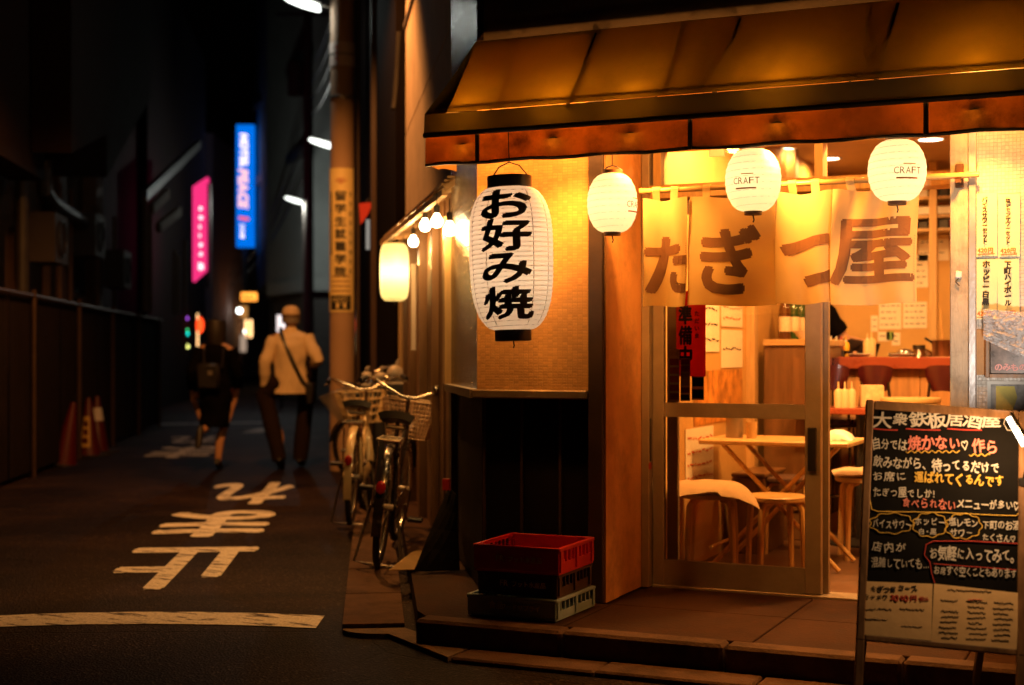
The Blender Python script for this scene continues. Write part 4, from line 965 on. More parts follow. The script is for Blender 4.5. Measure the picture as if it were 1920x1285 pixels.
# bar counter
zc_ = 1.205
t = thing('bar_counter', 'bar counter with red edge and orange wood front', 'counter', (0, 9.0, F0))
B().bx(XL + .07, 1.6, 8.92, 9.35, zc_ - .075, zc_, bev=.005).build('counter_top', m_rtop, t)
for i in range(14):
    x = XL + .07 + i * .27; B().bx(x, x + .266, 9.0, 9.03, F0, zc_ - .076).build('front_board', m_pan, t)
B().bx(XL + .07, 1.6, 9.36, 9.9, F0, 1.02, bev=.004).build('work_top', m_st, t)
# bar chairs
m_maroon = mat('maroon_vinyl', (.045, .005, .006), rough=.3, var=.2, bump=.02, coat=.2)
m_chr = mat('dark_chrome', (.12, .10, .09), rough=.25, metal=.9, var=.1, bump=0)
for i, px in enumerate((1563, 1643, 1770)):
    q = onY(px, 700, 8.62)
    t = thing('bar_chair', ('glossy maroon bar chair behind the sauce bottles', 'glossy maroon bar chair behind the cream menu holder', 'glossy maroon bar chair next to the doorway post')[i], 'chair', (q.x, q.y, F0), group='bar chairs at the counter')
    zt2 = 1.158 - F0
    def bk(u, v): 
        a = (u - .5) * 2.2; hw = .105 * (1 - .45 * (1 - v) ** 2.2)
        return Vector((math.sin(a) * hw, -.05 - math.cos(a) * .06 + .05, zt2 - .15 + .15 * v - .02 * (abs(u - .5) * 2) ** 3 * v))
    B().sheet(bk, 16, 8, .012).build('backrest', m_maroon, t, True, local=True)
    B().lathe([(.001, .66), (.14, .66), (.16, .68), (.155, .71), (.12, .72), (.001, .72)], (0, .06, 0), 20).build('seat', m_maroon, t, True, local=True)
    B().box((0, -.064, zt2 - .07), (.022, .004, .028)).build('sticker', m_tanp, t, local=True)
    for s in (-1, 1):
        B().tube([(s * .075, -.04, zt2 - .1), (s * .10, -.03, .7), (s * .12, -.06, 0)], .01, 6).build('leg', m_chr, t, local=True); B().tube([(s * .09, .14, .67), (s * .13, .2, 0)], .01, 6).build('leg', m_chr, t, local=True)
    B().tube([(-.115, -.045, .25), (.115, -.045, .25)], .008, 6).build('stretcher', m_chr, t, local=True)
# things on the counter
def onC(px, D=9.15): q = atD(px, 660, D); return Vector((q.x, q.y, zc_ + .002))
m_yel = mat('mustard_plastic', (.75, .42, .02), rough=.35, var=.05, bump=0)
bot = [(.001, 0), (.022, 0), (.023, .075), (.017, .09), (.006, .096), (.004, .13), (.001, .13)]
for px, mm, lab in ((1558, m_wht, 'white squeeze bottle at the end of the bar condiments'), (1568, m_wht, 'white squeeze bottle beside the red bottle on the bar'), (1577, m_red, 'red squeeze bottle on the bar'), (1586, m_yel, 'yellow mustard squeeze bottle on the bar'), (1626, m_tanp, 'cream squeeze bottle by the bar plates'), (1634, m_tanp, 'taller cream squeeze bottle by the bar plates')):
    c = onC(px); t = thing('squeeze_bottle', lab, 'bottle', c, group='squeeze bottles on the bar'); s_ = 1.25 if 'taller' in lab else (1.15 if px > 1600 else 1.)
    B().lathe([(r_ * s_, z_ * s_) for r_, z_ in bot], c, 12).build('bottle_body', mm, t, True); B().lathe([(.0075, .097 * s_), (.006, .108 * s_)], c, 10).build('cap_ring', m_wht, t)
c = onC(1563, 9.02); t = thing('condiment_tray', 'black condiment tray on the bar', 'tray', c); B().box(c + UP * .022, (.12, .06, .044), Matrix.Rotation(YAW * .3, 3, 'Z'), .004).build('tray_body', m_blk, t)
for i, (px, r_) in enumerate(((1615, .075), (1690, .085), (1600, .05))):
    c = onC(px, 9.05 + .05 * i); t = thing('plate', ('white plate by the cream bottles on the bar', 'wide white plate below the steel lid on the bar', 'small white saucer on the bar')[i], 'plate', c)
    B().lathe([(.001, .004), (r_ * .6, .004), (r_, .016), (r_ * .98, .018), (r_ * .6, .008), (.001, .008)], c, 24).build('dish', m_wht, t, True)
for i, px in enumerate((1697, 1731)):
    c = onC(px, 9.28); t = thing('steel_lid', ('domed steel lid beside the wide plate', 'domed steel lid beside the copper pot')[i], 'lid', c)
    B().lathe([(.065 * math.cos(a), .048 * math.sin(a)) for a in [k * math.pi / 16 for k in range(9)]], c + UP * .006, 24).build('dome', m_st, t, True); B().lathe([(.07, 0), (.07, .006), (.06, .006)], c, 24, True).build('rim', m_blk, t)
c = onC(1766, 9.22); t = thing('copper_pot', 'copper-coloured pot with black handle on the bar', 'pot', c)
m_cop = mat('copper', (.45, .20, .09), rough=.3, metal=.9, var=.2, bump=.03)
B().lathe([(.001, 0), (.06, 0), (.064, .10), (.068, .105), (.06, .108), (.056, .01)], c, 24).build('pot_body', m_cop, t, True); B().tube([c + UP * .09 - RGT * .06, c + UP * .12 - RGT * .11], .008, 8).build('handle', m_blk, t)
t = thing('ladle', 'wooden ladle handle standing in the copper pot', 'ladle', c + UP * .02); B().tube([c + UP * .02 + RGT * .01, c + UP * .30 - RGT * .01], .006, 6).build('handle', m_leg, t)
# papers on back wall
m_pap = mat('back_wall_paper', (.85, .76, .60), rough=.8, var=.06, bump=0)
def sheet_back(px0, px1, py0, py1, lab, rows=5, m=m_pap, head=True, Yp=YB - .004):
    a = onY(px0, py1, Yp); c = onY(px1, py0, Yp)
    t = thing('wall_sheet', lab, 'paper', a)
    B().bx(a.x, c.x, Yp - .002, Yp + .002, a.z, c.z).build('sheet', m, t)
    b = B()
    for r_ in range(rows):
        z = c.z - (c.z - a.z) * (r_ + .7) / (rows + .4); x = a.x + .015
        while x < c.x - .03:
            w_ = random.uniform(.012, .04); b.bx(x, min(x + w_, c.x - .012), Yp - .004, Yp - .003, z, z + .006); x += w_ + .012
    b.build('handwriting', m_inkb, t)
sheet_back(1648, 1690, 566, 618, 'cream paper menu on the back wall by the curtain', 4); sheet_back(1693, 1738, 566, 616, 'cream paper menu next to the wooden kitchen frame', 4)
sheet_back(1633, 1646, 592, 622, 'narrow cream slip on the back wall', 2)
sheet_back(1700, 1740, 478, 540, 'pale paper chart above the back wall menus', 5); sheet_back(1646, 1668, 622, 640, 'small cream note beside the green note', 1)
sheet_back(1662, 1676, 622, 638, 'small green note on the back wall', 0, mat('green_note', (.25, .45, .12), var=.05, bump=0)); sheet_back(1672, 1688, 624, 648, 'small white note right of the green note', 2)
sheet_back(1722, 1779, 440, 490, 'cream banner menu under the kitchen shelf', 2)
m_sb = mat('shelf_black', (.03, .025, .02), rough=.5, var=.2)
t = thing('kitchen_shelf', 'wall shelf crammed with dark boxes above the kitchen', 'shelf', onY(1750, 440, 10.3))
for py in (378, 412, 437):
    a = onY(1640, py, 10.3); B().bx(a.x, a.x + 1.2, 10.3, 10.58, a.z, a.z + .02).build('shelf_board', m_woodl, t)
x = onY(1645, 400, 10.3).x
for k in range(16):
    for py, hh in ((378, .085), (437, .07)):
        z = onY(1700, py, 10.3).z + .021; mm = (m_sb, m_sb, m_cardk, mat('spine_red', (.3, .04, .02), bump=0), m_wht)[random.choice((0, 0, 1, 2, 3, 4))]
        B().bx(x + k * .07, x + k * .07 + .06, 10.34, 10.5, z, z + hh * random.uniform(.7, 1)).build('box_file', mm, t)
t = thing('air_conditioner', 'cream air conditioner between the kitchen shelves', 'air conditioner', onY(1740, 405, 10.3)); a = onY(1690, 411, 10.28); 
B().bx(a.x, a.x + .7, 10.31, 10.55, a.z + .0, a.z + .085, bev=.01).build('casing', m_wht, t); B().bx(a.x + .04, a.x + .66, 10.302, 10.309, a.z + .015, a.z + .03).build('outlet', m_sb, t)
t = thing('timber_upright', 'upright wooden post beside the back wall papers', 'post', onY(1742, 665, 10.0)); a = onY(1742, 600, 10.2); B().bx(a.x, a.x + .05, 10.2, 10.26, F0, ZC - .003).build('post', m_wf, t)
# left wall posters and shelf unit (seen through the door glass)
def wall_poster(py0, py1, y0, y1, lab, m, rows=3, inkm=None):
    zt3 = 0; c = onX(1340, py0, XL + .004); 
    z1 = CH - (py0 - HY) / F * 7.9; z0 = CH - (py1 - HY) / F * 7.9
    t = thing('wall_poster', lab, 'poster', (XL + .004, y0, z0))
    B().bx(XL + .002, XL + .005, y0, y1, z0, z1).build('sheet', m, t)
    b = B()
    for r_ in range(rows):
        z = z1 - (z1 - z0) * (r_ + .8) / (rows + .6); y = y0 + .03
        while y < y1 - .04:
            w_ = random.uniform(.02, .07); b.beam((XL + .0065, y, z + random.uniform(-.008, .008)), (XL + .0065, min(y + w_, y1 - .02), z + random.uniform(-.008, .008)), .001, .009); y += w_ + .02
    if rows: b.build('brush_writing', inkm or m_inkb, t)
m_food = mat('food_photo_print', (.62, .25, .05), rough=.4, var=.75, scale=11, bump=0)
m_cpap = mat('cream_poster', (.86, .78, .62), rough=.7, var=.06, bump=0)
wall_poster(560, 660, 7.15, 7.62, 'cream poster with brush writing on the inner wall', m_cpap, 3)
wall_poster(560, 612, 7.66, 8.1, 'pale poster with red print on the inner wall', m_cpap, 2, m_rd)
wall_poster(618, 690, 7.66, 8.1, 'blank cream poster below the red print', m_cpap, 1)
wall_poster(694, 790, 7.15, 8.1, 'orange food photo poster on the inner wall', m_food, 0)
wall_poster(795, 900, 7.0, 7.5, 'tall pale vertical menu low on the inner wall', m_cpap, 4, m_rd)
t = thing('drinks_fridge', 'brown glass-front drinks cabinet against the inner wall', 'cabinet', (-2.0, 8.65, F0))
B().bx(XL + .065, -1.80, 8.35, 9.1, F0, 1.27, bev=.005).build('cabinet_body', m_wood, t); B().bx(XL + .066, -1.79, 8.33, 9.12, 1.272, 1.31, bev=.004).build('cabinet_top', m_tbl, t)
B().bx(-1.797, -1.79, 8.38, 8.71, .25, 1.2).build('glass_door', m_glass, t); B().bx(-1.797, -1.79, 8.74, 9.07, .25, 1.2).build('glass_door', m_glass, t)
B().bx(-1.95, -1.83, 8.338, 8.347, .3, 1.2).build('side_print', m_wood, t)
t = thing('white_bowl', 'round white bowl on top of the drinks cabinet', 'bowl', (-1.9, 8.45, 1.311)); B().lathe([(.001, 0), (.03, 0), (.07, .05), (.066, .05), (.028, .006)], (-1.9, 8.45, 1.311), 20).build('bowl_body', m_wht, t, True)
t = thing('apron', 'pale apron hanging on the wall beyond the drinks cabinet', 'apron', (-2.0, 9.5, 1.2)); B().sheet(lambda u, v: Vector((XL + .10 + .02 * math.sin(u * 14), 9.32 + .42 * u, .95 + .95 * v)), 20, 8, .003).build('cloth', mat('linen', (.6, .5, .36), var=.1, bump=.2, bscale=150), t, True)
t = thing('pot_stack', 'grey canister with mugs on the folding table', 'canister', (-2.02, 7.35, zt_)); B().lathe([(.001, 0), (.045, 0), (.045, .11), (.04, .115), (.001, .115)], (-2.02, 7.33, zt_ + .001), 20).build('canister', mat('grey_tin', (.3, .24, .17), rough=.4, metal=.4), t, True)
t = thing('cup', 'tan cup beside the grey canister', 'cup', (-1.9, 7.3, zt_)); B().lathe([(.001, 0), (.026, 0), (.03, .085), (.027, .085), (.024, .005)], (-1.92, 7.3, zt_ + .001), 16).build('cup_body', m_tanp, t, True)
t = thing('towel', 'folded white towel on the end of the folding table', 'towel', (-1.45, 7.4, zt_)); B().grid(lambda u, v: Vector((-1.56 + .16 * u, 7.3 + .12 * v, zt_ + .002 + .05 * math.sin(u * math.pi) ** .5 * math.sin(v * math.pi) ** .5 + .008 * noise.noise(Vector((u * 5, v * 5, 0))))), 12, 12).build('cloth', m_wht, t, True)
# things stuck to the inside of the door glass
Yg = YD + .012
A = onY(1268, 706, Yg); T = onY(1323, 545, Yg)
t = thing('red_banner', 'red vertical sign with black writing behind the door glass', 'sign', A)
B().bx(A.x, T.x, Yg, Yg + .002, A.z, T.z).build('sheet', mat('red_banner_paper', (.85, .10, .03), rough=.6, var=.1, bump=0, transl=.8), t)
b = B()
for k, ch in enumerate('準備中'):
    z1 = onY(1290, 574 + k * 38, Yg).z; z0 = onY(1290, 608 + k * 38, Yg).z; put(b, ch, boxed(ch, onY(1273, 600, Yg).x, onY(1297, 600, Yg).x, z0, z1, lambda x, z, l: Vector((x, Yg - l, z)), lift=.001), bold=.04)
b.build('lettering', m_ink, t)
b = B(); write(b, 'ただいま', (onY(1302, 590, Yg).x, Yg - .0005, onY(1302, 592, Yg).z), (1, 0, 0), (0, 0, 1), .026, bold=.05, vertical=True, pitch=1.35); b.build('lettering', mat('dark_red_print', (.22, .01, .01), bump=0), t)
cols = [(.03, .03, .035), (.35, .03, .02), (.04, .06, .10), (.5, .32, .1), (.45, .08, .04)]
def sticker(px0, px1, py0, py1, n_, lab):
    A = onY(px0, py1, Yg - .008); T = onY(px1, py0, Yg - .008); t = thing('sticker_strip', lab, 'sticker', A)
    B().bx(A.x, T.x, Yg - .009, Yg - .008, A.z, T.z).build('backing', mat('tan_sticker', (.6, .4, .17), rough=.5, var=.05, bump=0, transl=.5), t)
    for k in range(n_):
        z1 = T.z - (T.z - A.z) * (k + .1) / n_; z0 = T.z - (T.z - A.z) * (k + .85) / n_; i_ = random.randrange(5) if n_ > 3 else 0
        B().bx(A.x + .003, T.x - .003, Yg - .0105, Yg - .0095, z0, z1).build('badge', mat('badge_%d' % i_, cols[i_], rough=.4, var=.3, scale=60, bump=0, transl=.45), t)
sticker(1255, 1274, 655, 752, 6, 'tan sticker strip of dark payment badges on the door glass'); sticker(1276, 1294, 672, 752, 6, 'tan sticker strip of red payment badges on the door glass'); sticker(1297, 1320, 706, 750, 2, 'dark square sticker below the red banner')
t = thing('exit_notice', 'small white notice at the transom', 'notice', onY(1343, 292, YD - .03)); a = onY(1330, 295, YD - .052); c = onY(1359, 280, YD - .052); B().bx(a.x, c.x, YD - .06, YD - .051, a.z, c.z).build('plate', m_wht, t)

# bottles along the drinks cabinet and the back work top, paper strips over the kitchen
m_gl1 = mat('brown_bottle_glass', (.09, .035, .012), rough=.12, var=.1, bump=0, coat=.5); m_gl2 = mat('green_bottle_glass', (.03, .08, .03), rough=.12, var=.1, bump=0, coat=.5); m_lbl = mat('bottle_label', (.75, .65, .48), var=.2, scale=50, bump=0)
for i in range(5):
    c = Vector((-2.06 + .03 * (i % 2), 8.62 + i * .1, 1.311)); t = thing('sake_bottle', ('brown', 'green')[i % 2] + ' glass bottle on the drinks cabinet, ' + ('beside the bowl', 'second from the bowl', 'middle of the row', 'second from the apron', 'nearest the apron')[i], 'bottle', c)
    B().lathe([(.001, 0), (.036, 0), (.037, .18), (.03, .21), (.013, .25), (.012, .30), (.014, .31), (.001, .31)], c, 16).build('bottle_body', (m_gl1, m_gl2)[i % 2], t, True); B().lathe([(.0378, .05), (.0378, .14)], c, 16).build('bottle_label', m_lbl, t, True)
for i in range(9):
    sheet_back(1545 + i * 19, 1560 + i * 19, 500 + (i % 3) * 4, 545 + (i % 2) * 6, '%s narrow paper strip from the inner side wall on the kitchen wall' % ('first', 'second', 'third', 'fourth', 'fifth', 'sixth', 'seventh', 'eighth', 'ninth')[i], 3, Yp=YB - .008)
for i in range(6):
    c = Vector((-1.7 + i * .16, 9.42 + .05 * (i % 2), 1.021)); t = thing('stock_jar', ('steel canister', 'white tub', 'brown jar', 'steel tin', 'white jar', 'tall brown flask')[i] + ' on the kitchen work top', 'jar', c); hh = .16 + .05 * (i % 3)
    B().lathe([(.001, 0), (.045, 0), (.046, hh * .8), (.036, hh * .86), (.036, hh * .9), (.001, hh * .9)], c, 16).build('jar_body', (m_st, m_wht, m_gl1)[i % 3], t, True); B().lathe([(.001, hh), (.04, hh), (.04, hh * .9)], c, 16).build('lid', m_blk, t, True)
# ================================================================== BICYCLES
m_rub = mat('tyre_rubber', (.015, .014, .013), rough=.75, var=.2, bump=.1)
m_chrm = mat('chrome', (.75, .68, .58), rough=.26, metal=1, var=.1, bump=0); m_steel = mat('dull_steel', (.35, .31, .27), rough=.4, metal=.8, var=.2, bump=0)
m_vin = mat('black_vinyl', (.014, .012, .012), rough=.4, var=.2, bump=.05)
m_refl = mat('reflector_red', (.45, .015, .01), rough=.15, var=.1, bump=0, coat=.5)
def bike(lab, loc, rz, mf, mfend, lean=0., steer=0., basket='wire', rack=True, bm=None, seatm=None, tag_red=False):
    t = thing('bicycle', lab, 'bicycle', loc, group='bicycles parked along the side wall', rot=(lean, 0, rz))
    Rw = .33; fx = 1.08; hx = Matrix.Translation((.90, 0, .62)) ; ax = Vector((-.33, 0, .944))
    S = Matrix.Translation((.955, 0, .5)) @ Matrix.Rotation(steer, 4, ax) @ Matrix.Translation((-.955, 0, -.5))
    I = Matrix()
    def wheel(cx, X):
        c = Vector((cx, 0, Rw)); ring = [c + Vector((math.cos(a) * (Rw - .018), 0, math.sin(a) * (Rw - .018))) for a in [i * math.pi / 20 for i in range(40)]]
        w = B().tube(ring, .019, 8, closed=True).xf(X).build('wheel', m_rub, t, True, local=True); tag(w)
        rr = [c + Vector((math.cos(a) * (Rw - .042), 0, math.sin(a) * (Rw - .042))) for a in [i * math.pi / 20 for i in range(40)]]
        B().tube(rr, .010, 6, closed=True).xf(X).build('rim', m_chrm, w, True, local=True)
        sp = B()
        for i in range(28):
            a = i * math.pi / 14; s = 1 if i % 2 else -1; a2 = a + .5 * (1 if (i // 2) % 2 else -1)
            sp.tube([c + Vector((math.cos(a2) * .02, s * .03, math.sin(a2) * .02)), c + Vector((math.cos(a) * (Rw - .045), 0, math.sin(a) * (Rw - .045)))], .0011, 3, cap=False)
        sp.xf(X).build('spokes', m_steel, w, local=True)
        B().tube([c - Vector((0, .05, 0)), c + Vector((0, .05, 0))], .018, 10).xf(X).build('hub', m_steel, w, local=True)
    wheel(0, I); wheel(fx, S)
    def fender(cx, a0, a1, X):
        pts = [(cx + math.cos(a) * (Rw + .022), math.sin(a) * (Rw + .022) + Rw) for a in [a0 + (a1 - a0) * i / 18 for i in range(19)]]
        b = B(); b.sheet(lambda u, v: Vector((pts[min(18, int(round(u * 18)))][0], (v - .5) * .052, pts[min(18, int(round(u * 18)))][1] - 14 * ((v - .5) * .052) ** 2)), 18, 6, .002)
        b.xf(X).build('fender', mfend, t, True, local=True)
    fender(0, R(200), R(35), I); fender(fx, R(170), R(20), S)
    bb_ = (.44, 0, .30); st = (.27, 0, .70); hd0 = (.905, 0, .63); hd1 = (.845, 0, .82)
    f = B(); f.tube([bb_, st], .016, 10); f.tube([hd0, (.70, 0, .42), bb_], .019, 10); f.tube([(.875, 0, .72), (.66, 0, .52), (.40, 0, .40)], .015, 10); f.tube([hd0, hd1], .021, 10)
    for s in (-1, 1): f.tube([(bb_[0], s * .03, bb_[2]), (0, s * .062, Rw)], .009, 8); f.tube([(st[0] - .02, s * .015, st[2] - .08), (0, s * .062, Rw)], .008, 8)
    f.build('frame', mf, t, True, local=True)
    k = B()
    for s in (-1, 1): k.tube([(.915, s * .02, .60), (.945, s * .045, .55), (fx - .04, s * .052, .40), (fx, s * .055, Rw)], .011, 8)
    k.xf(S).build('fork', m_chrm, t, True, local=True)
    B().tube([st, (.245, 0, .80)], .013, 8).build('seat_post', m_chrm, t, local=True)
    def seat(u, v):
        x = -.14 + .30 * u; w_ = .105 * (1 - u ** 1.6 * .78) + .0; y = (v - .5) * 2 * w_
        return Vector((.24 + x, y, .845 - .022 * (abs(v - .5) * 2) ** 2.5 - .03 * max(0, u - .5) - .018 * math.sin(u * 3) + .015 * (1 - u)))
    B().sheet(seat, 14, 10, -.042).build('seat', seatm or m_vin, t, True, local=True)
    B().tube([(.14, -.05, .79), (.14, -.05, .765), (.14, .05, .765), (.14, .05, .79)], .012, 8).build('seat_spring', m_steel, t, local=True)
    hb = [(.72, -.285, .985), (.80, -.27, 1.0), (.86, -.22, .995), (.855, -.14, .955), (.838, -.05, .915), (.832, 0, .91), (.838, .05, .915), (.855, .14, .955), (.86, .22, .995), (.80, .27, 1.0), (.72, .285, .985)]
    h = B().tube(hb, .0105, 10).tube([(.845, 0, .82), (.832, 0, .915)], .012, 10).xf(S).build('handlebar', m_chrm, t, True, local=True)
    for s in (-1, 1):
        B().tube([(.80, s * .27, 1.0), (.70, s * .288, .982)], .016, 10).xf(S).build('grip', m_vin, h, local=True)
        B().tube([(.83, s * .255, .985), (.80, s * .30, .96), (.72, s * .315, .955)], .006, 6).xf(S).build('brake_lever', m_chrm, h, local=True)
        B().tube([(.83, s * .24, .985), (.93, s * .16, .93), (.93, s * .03, .80), (.92, 0, .66)], .003, 5).xf(S).build('cable', m_vin, h, local=True)
    B().ball((.84, -.16, .985), .024, 12, 8).xf(S).build('bell', m_chrm, h, True, local=True)
    # basket
    x0, x1, y_, z0, z1 = .90, 1.19, .17, .66, .89
    kb = B(); nb = B()
    top = [(x0, -y_, z1), (x1 + .03, -y_ - .02, z1), (x1 + .03, y_ + .02, z1), (x0, y_, z1)]; bot_ = [(x0 + .02, -y_ + .05, z0), (x1 - .04, -y_ + .05, z0), (x1 - .04, y_ - .05, z0), (x0 + .02, y_ - .05, z0)]
    nb.tube(top + [top[0]], .006, 6); nb.tube(bot_ + [bot_[0]], .004, 5)
    rw = 9 if basket == 'wire' else 4
    for q in range(4):
        a, b2 = Vector(top[q]), Vector(top[(q + 1) % 4]); c, d = Vector(bot_[q]), Vector(bot_[(q + 1) % 4])
        n_ = 14 if basket == 'wire' else 5
        for i in range(n_): kb.tube([a.lerp(b2, i / n_), c.lerp(d, i / n_)], .0028 if basket == 'wire' else .005, 4, cap=False)
        for r_ in range(1, rw): kb.tube([a.lerp(c, r_ / rw), b2.lerp(d, r_ / rw)], .0028 if basket == 'wire' else .005, 4, cap=False)
    for i in range(1, 7): kb.tube([Vector(bot_[0]).lerp(Vector(bot_[3]), i / 7), Vector(bot_[1]).lerp(Vector(bot_[2]), i / 7)], .002, 4, cap=False)
    bk = nb.xf(S).build('basket', bm or m_steel, t, local=True); kb.xf(S).build('basket_wire', bm or m_steel, bk, local=True)
    B().tube([(fx + .02, 0, Rw + .36), (fx + .10, 0, Rw + .37)], [.022, .032], 12).xf(S).build('headlight', m_chrm, t, True, local=True)
    if rack:
        rk = B()
        for s in (-1, 1): rk.tube([(.20, s * .03, .60), (.10, s * .06, .715), (-.24, s * .06, .715)], .006, 6); rk.tube([(-.12, s * .06, .715), (0, s * .07, Rw)], .005, 6)
        rk.tube([(-.24, -.06, .715), (-.24, .06, .715)], .006, 6)
        for x in (-.14, -.04, .06): rk.tube([(x, -.06, .715), (x, .06, .715)], .005, 6)
        rk.build('rack', m_chrm, t, True, local=True)
    B().ball((-.355, 0, .47), .028, 10, 6, (.5, 1, 1.3)).build('reflector', m_refl, t, True, local=True)
    cc = B(); cc.sheet(lambda u, v: Vector((-.05 + .56 * u, -.062 - .02 * math.sin(v * math.pi), .27 + .10 * v + .03 * u - .02 * math.sin(u * 6) * 0)), 8, 4, .006); cc.build('chain_case', mfend if rack else m_vin, t, True, local=True)
    for s, a in ((-1, -.6), (1, 2.54)):
        e = Vector((.44 + math.cos(a) * .165, s * .085, .30 + math.sin(a) * .165)); c_ = B().tube([(.44, s * .075, .30), tuple(e)], .008, 6).build('crank', m_steel, t, local=True)
        B().box(e + Vector((0, s * .055, 0)), (.085, .09, .026), bev=.006).build('pedal', m_blk, c_, local=True)
    B().tube([(.0, .075, Rw), (-.03, .13, .02), (-.03, .06, .012), (-.03, -.06, .012), (-.03, -.13, .02), (.0, -.075, Rw)], .008, 6).build('kickstand', m_steel, t, True, local=True)
    if tag_red: B().bx(.40, .43, -.012, .012, .42, .66).build('pump', m_red, t, local=True)
    return t
m_fdark = mat('dark_bike_paint', (.02, .014, .014), rough=.25, var=.1, bump=0, coat=.5)
m_fcream = mat('cream_bike_paint', (.62, .46, .24), rough=.3, var=.06, bump=0, coat=.4)
m_brz = mat('bronze_wire', (.70, .48, .30), rough=.35, metal=.6, var=.1, bump=0)
hd = lambda a: math.atan2(adir(a).y, adir(a).x)
def put_bike(px, py, z): return ground(px, py, z)
gz = .05
pa = ground(708, 1062, gz); bike('dark bicycle with wide wire basket and black saddle at the front of the row', pa, hd(R(-.5)), m_fdark, m_fdark, lean=R(6.5), steer=R(-4), basket='wire', bm=m_brz)
pb2 = ground(657, 985, gz); bike('cream bicycle with cream mudguard and slatted basket behind the dark one', pb2, hd(R(1.0)), m_fcream, m_fcream, lean=R(2.5), steer=R(14), basket='slat', bm=m_fcream, tag_red=True)
pc2 = ground(676, 945, gz); bike('dull black bicycle farthest along the row by the utility pole', pc2, hd(R(3.5)), m_fdark, m_steel, lean=R(2), steer=R(52), basket='wire')

# ================================================================== PEOPLE
m_skin = mat('skin', (.50, .26, .15), rough=.55, var=.06, bump=.05); 
def skin_body(name, J, E, m, par, sub=1):
    me = bpy.data.meshes.new(name); keys = list(J); me.from_pydata([J[k][0] for k in keys], [(keys.index(a), keys.index(b_)) for a, b_ in E], [])
    o = bpy.data.objects.new(name, me); COL.objects.link(o)
    md = o.modifiers.new('s', 'SKIN'); md.use_smooth_shade = True
    for i, k in enumerate(keys):
        r_ = J[k][1]; me.skin_vertices[0].data[i].radius = (r_ if isinstance(r_, tuple) else (r_, r_)); me.skin_vertices[0].data[i].use_root = (i == 0)
    ss = o.modifiers.new('u', 'SUBSURF'); ss.levels = sub; ss.render_levels = sub
    dg = bpy.context.evaluated_depsgraph_get(); dg.update()
    nm = bpy.data.meshes.new_from_object(o.evaluated_get(dg)); bpy.data.objects.remove(o)
    vs = [v.co.copy() for v in nm.vertices]; fs = [list(p.vertices) for p in nm.polygons]; bpy.data.meshes.remove(nm)
    return vs, fs
def head_shape(b, c, r, hair=None, back=True):
    # skull, jaw, nose, ears in one lump; faces +y
    def f(u, v):
        a = u * 2 * math.pi; e = (v - .5) * math.pi; x, y, z = math.cos(e) * math.cos(a), math.cos(e) * math.sin(a), math.sin(e)
        jaw = 1 - .28 * max(0, -z) ** 1.2; yy = y * (1.0 if y < 0 else .95)
        nose = .16 * math.exp(-((x / .16) ** 2 + ((z + .08) / .22) ** 2)) if y > 0 else 0
        eye = -.05 * (math.exp(-(((x - .36) / .14) ** 2 + ((z - .06) / .1) ** 2)) + math.exp(-(((x + .36) / .14) ** 2 + ((z - .06) / .1) ** 2))) if y > 0 else 0
        mouth = -.03 * math.exp(-((x / .28) ** 2 + ((z + .46) / .05) ** 2)) if y > 0 else 0
        return c + Vector((x * .78 * jaw * r, (yy + nose + eye + mouth) * r, z * 1.18 * r))
    b.grid(f, 28, 20)
    for s in (-1, 1): b.ball(c + Vector((s * r * .80, -.05 * r, -.02 * r)), r * .22, 8, 6, (.35, .7, 1.15))
def hand(J, E, wr, dirv, side, pre):
    d = Vector(dirv).normalized(); y = Vector((0, 1, 0)); n_ = d.cross(Vector((side, 0, 0))).normalized() if abs(d.x) < .9 else Vector((0, 0, 1))
    J[pre + 'palm'] = (wr + d * .045, (.022, .034)); E.append((pre + 'wr', pre + 'palm')); J[pre + 'kn'] = (wr + d * .085, (.017, .032)); E.append((pre + 'palm', pre + 'kn'))
    for i, (o_, l) in enumerate(((-.027, .062), (-.009, .074), (.009, .070), (.027, .054))):
        a = wr + d * .095 + y * o_; J[f'{pre}f{i}a'] = (a, .0085); J[f'{pre}f{i}b'] = (a + d * l * .55 - Vector((side * .008, 0, 0)), .008); J[f'{pre}f{i}c'] = (a + d * l - Vector((side * .022, 0, 0)), .007)
        E += [(pre + 'kn', f'{pre}f{i}a'), (f'{pre}f{i}a', f'{pre}f{i}b'), (f'{pre}f{i}b', f'{pre}f{i}c')]
    J[pre + 't1'] = (wr + d * .05 + y * .04, .010); J[pre + 't2'] = (wr + d * .085 + y * .052, .009); E += [(pre + 'palm', pre + 't1'), (pre + 't1', pre + 't2')]
